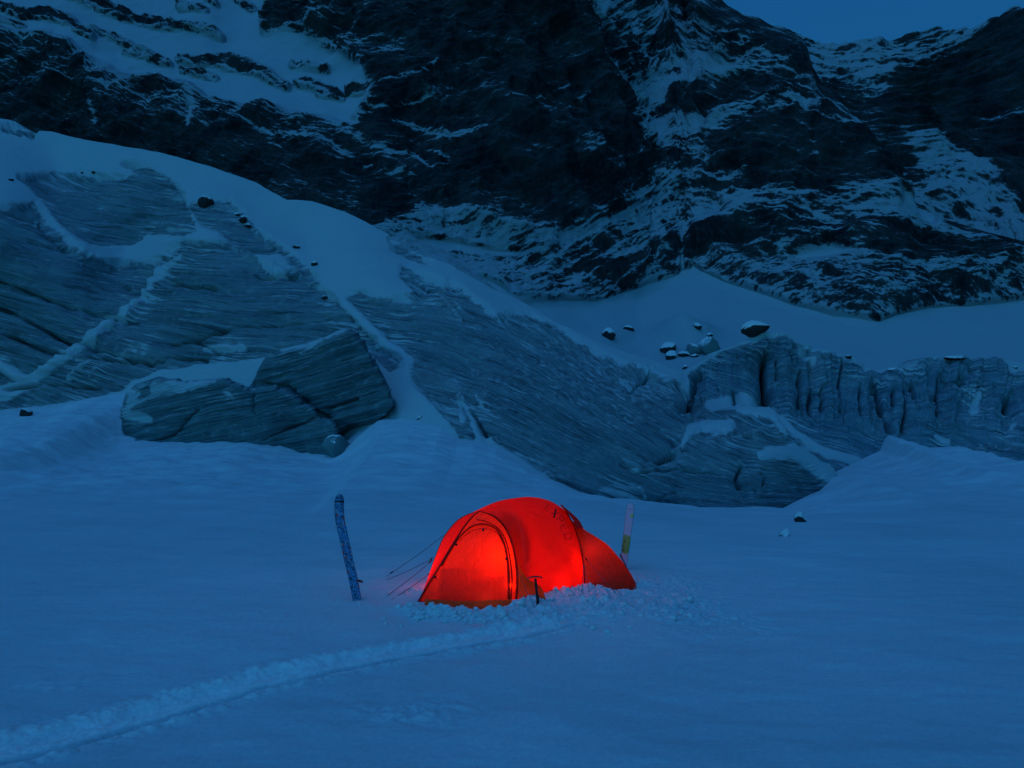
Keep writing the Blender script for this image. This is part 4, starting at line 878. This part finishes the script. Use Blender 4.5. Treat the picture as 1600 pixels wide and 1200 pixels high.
# inner tent walls that shade the lower fabric; middle sheet added to block light
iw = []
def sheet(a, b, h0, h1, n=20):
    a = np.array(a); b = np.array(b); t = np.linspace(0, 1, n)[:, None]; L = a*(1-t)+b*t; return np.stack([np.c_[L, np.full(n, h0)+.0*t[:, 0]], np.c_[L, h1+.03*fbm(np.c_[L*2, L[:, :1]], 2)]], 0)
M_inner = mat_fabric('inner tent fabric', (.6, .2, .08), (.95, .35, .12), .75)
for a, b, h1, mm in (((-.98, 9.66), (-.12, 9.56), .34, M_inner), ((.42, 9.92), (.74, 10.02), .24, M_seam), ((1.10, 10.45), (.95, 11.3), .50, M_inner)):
    s2 = sheet(a, b, 0.0, h1); tpart('inner_shade_sheet', s2, quads(*s2.shape[:2]), mm)
def lamp(loc, e, r=.05):
    l = bpy.data.lights.new('tent_glow_and_fill', 'POINT'); l.energy = e/9.3; l.shadow_soft_size = r; l.color = (1, .36, .16)
    o = bpy.data.objects.new('tent_glow_and_fill', l); o.location = loc; S.collection.objects.link(o)
lamp((-.18, 9.80, .42), 3.4, .06); lamp((-.20, 9.66, .50), .8, .16); lamp((.80, 10.28, .24), 2.1, .10); lamp((.32, 9.92, .22), .8, .08); lamp((1.25, 10.6, .35), .6, .12); lamp((-.98, 10.1, .13), 3.6, .06); lamp((.62, 9.86, .12), .6, .05); lamp((-.35, 9.2, .10), .12, .03); lamp((-.02, 9.44, .18), .35, .03)  # lamps for the inner glow, plus added fills for side panel, skirt and spill

# ------------------------------------------------------------------ skis
def ski(name, pix, Yb, wid, mat, label, tipmat, thick=.016, lean=0.0, yaw=.25):
    P = np.array(pix, float); top, bot = P[0], P[-1]; pts = [at(a, b, Yb+lean*(bot[1]-b)/(bot[1]-top[1])) for a, b in P]
    C = smoothline(pts, 60); n = len(C); base = np.array([C[-1][0], C[-1][1], 0.0])
    root = empty(name, tuple(base), label, 'ski')
    s = np.linspace(0, 1, n); T = np.gradient(C, axis=0); T /= np.linalg.norm(T, axis=1)[:, None]
    Wd = np.array([math.cos(yaw), math.sin(yaw), 0]); Wd = Wd-T*(T@Wd)[:, None]; Wd /= np.linalg.norm(Wd, axis=1)[:, None]; Nn = np.cross(T, Wd)
    w = wid/2*np.where(s < .08, np.sqrt(np.clip(1-((.08-s)/.08)**2, .04, 1)), 1)*(1-.12*s)
    ring = [(-1, -.5), (-1, .5), (-.9, .55), (.9, .55), (1, .5), (1, -.5), (.9, -.55), (-.9, -.55)]
    V = np.stack([C+Wd*(w*a)[:, None]+Nn*thick*b for a, b in ring], 1)
    i = np.arange(n*8).reshape(n, 8); j = np.roll(i, -1, 1); F = np.stack([i[:-1], j[:-1], j[1:], i[1:]], -1).reshape(-1, 4)
    cap = np.array([[i[0, 0], i[0, 1], i[0, 2], i[0, 7]], [i[0, 2], i[0, 3], i[0, 6], i[0, 7]], [i[0, 3], i[0, 4], i[0, 5], i[0, 6]]])
    bv = np.stack([np.broadcast_to(s[:, None], (n, 8)), np.broadcast_to([a for a, b in ring], (n, 8)), np.zeros((n, 8))], -1).reshape(-1, 3)
    V = V.reshape(-1, 3)-base
    blade = mesh_obj('ski_blade', V, np.concatenate([F, cap[:, ::-1]]), mat, root, False, {'bed': bv})
    e = []
    for sg in (-1, 1): e.append(tube(C+Wd*(w*sg)[:, None]-base, .004, 6))
    Ve, Fe = merge(e); mesh_obj('edge', Ve, Fe, M_steel, blade)
    k = 4; tp = np.array([C[k]-Wd[k]*(w[k]+.004)-base, C[k]+Wd[k]*(w[k]+.004)-base]); 
    Vt, Ft = tube(np.linspace(tp[0], tp[1], 5), .022, 8, .6); mesh_obj('tip_strap', Vt, Ft, tipmat, root)
    return root, C, Wd
def mat_ski1():
    t = NT('blue patterned top sheet'); v = t.vmul(t.attr('bed', True), (14, .95, 1))
    n = t.noise(v, 2.2, 4, .6, 1.4); c = t.mix(t.ramp(n, .44, .52), rgba(.008, .012, .05), rgba(.10, .24, .50))
    n1 = t.noise(v, 1.3, 2); c = t.mix(t.math('MULTIPLY', t.ramp(n1, .55, .62), .7), c, rgba(.35, .42, .55))
    vo = t.n('ShaderNodeTexVoronoi'); t.set(vo.inputs['Vector'], v); vo.inputs['Scale'].default_value = .85
    c = t.mix(t.ramp(vo.outputs['Distance'], .25, .18), c, rgba(.75, .03, .03))
    return t.done(t.bsdf(c, .4, None, .4).outputs[0])
def mat_ski2():
    t = NT('lilac and green top sheet'); s = t.n('ShaderNodeSeparateXYZ'); b = t.attr('bed', True); t.set(s.inputs[0], b)
    n = t.noise(t.vmul(b, (10, 1.2, 1)), 1.5, 4, .6, .5); x = t.math('ADD', s.outputs[0], t.math('MULTIPLY', t.math('SUBTRACT', n, .5), .10))
    c = t.mix(t.math('MULTIPLY', t.ramp(n, .45, .7), .5), rgba(.62, .46, .62), rgba(.5, .38, .52))
    m = t.math('MULTIPLY', t.ramp(x, .43, .44), t.ramp(x, .68, .66))
    c = t.mix(m, c, rgba(.26, .33, .06))
    m2 = t.math('MULTIPLY', t.math('MULTIPLY', t.ramp(x, .135, .145), t.ramp(x, .185, .175)), t.ramp(s.outputs[1], .2, .3)); c = t.mix(m2, c, rgba(.5, .55, .03))
    vo = t.n('ShaderNodeTexVoronoi'); t.set(vo.inputs['Vector'], t.vmul(b, (14, 1, 1))); vo.inputs['Scale'].default_value = .8
    c = t.mix(t.math('MULTIPLY', t.math('MULTIPLY', t.ramp(vo.outputs['Distance'], .3, .2), m), .8), c, rgba(.03, .05, .03))
    return t.done(t.bsdf(c, .4, None, .4).outputs[0])
r1, C1, W1 = ski('ski', [(531, 772), (530, 790), (530.5, 806), (533, 822), (539.5, 850), (546, 880), (551.5, 903), (556, 926), (558, 938)], 9.35, .122, mat_ski1(), 'blue ski with a dark speckled pattern, planted upright left of the tent', M_black, lean=.15)
p = C1[48]-np.array(r1.location); q = np.array([p+[.04, -.02, 0], p+[.09, -.03, .0], p+[.13, -.03, -.02]])
V, F = tube(q, [.006, .016, .014], 8); mesh_obj('leash_clip', V, F, mat_plain('dark red plastic', (.25, .01, .01), .4), r1)
ski('ski', [(985.5, 786), (983.5, 806), (981.5, 824), (978.5, 848), (975.5, 870), (972, 892), (970, 904)], 11.3, .125, mat_ski2(), 'lilac ski with a green lower patch, planted upright behind the right end of the tent', mat_plain('pale tip', (.5, .45, .55), .4), lean=.15, yaw=-.2)

# ------------------------------------------------------------------ ice axe
ab = onground(840, 949); axe = empty('ice_axe', tuple(ab), 'black ice axe stuck upright in the snow in front of the tent', 'ice axe')
sh = [at(840.5, 952, ab[1]), at(839.5, 935, ab[1]), at(838, 918, ab[1]), at(836.5, 904, ab[1])]
V, F = tube(smoothline(sh, 20)-ab, .0165, 10, .75); mesh_obj('shaft', V, F, M_axe, axe)
hp = smoothline([at(822.5, 905.5, ab[1]-.05), at(826, 903, ab[1]-.04), at(831, 901.5, ab[1]-.02), at(836, 901, ab[1]), at(841, 901, ab[1]+.01), at(846.5, 902.5, ab[1]+.03)], 24)-ab
V, F = tube(hp, np.interp(np.linspace(0, 1, 24), [0, .2, .5, .7, .85, 1], [.006, .016, .021, .019, .017, .022]), 8, .5); mesh_obj('head', V, F, M_steel, axe)
V, F = tube(np.array([at(840.2, 930, ab[1])-ab, at(840.4, 946, ab[1])-ab]), .021, 10, .8); mesh_obj('grip', V, F, M_black, axe)

# ------------------------------------------------------------------ loose snow lumps
V0, F0 = ico(2); parts = []; r = np.random.default_rng(5)
for _ in range(300):
    k = r.random()
    if k < .45:
        a = berm_line[0]+0; t = r.random()*(len(berm_line)-1); i = int(t); a = berm_line[i]*(1-t+i)+berm_line[i+1]*(t-i); x, y = a[0]+r.normal()*.05, a[1]-.07-abs(r.normal())*.14
    elif k < .85: c = onground(900+r.random()*200, 935+r.random()*35); x, y = c[0]+r.normal()*.3, c[1]+r.normal()*.25
    else: c = onground(600+r.random()*300, 935+r.random()*40); x, y = c[0]+r.normal()*.3, c[1]+r.normal()*.1-.1
    s = .010+.034*r.random()**2.5; V = V0*(1+.75*fbm(V0*1.3+r.random()*50, 2))[:, None]*s*np.array([1.1, 1, .8]); parts.append((V+np.array([x, y, gz((x, y))+s*.25]), F0))
V, F = merge(parts); tag(mesh_obj('snow_lumps', V, F, M_ground, None, True, {'fresh_and_lit': np.full(len(V), .5)}), 'loose lumps of dug snow around the tent', 'snow', kind='stuff')
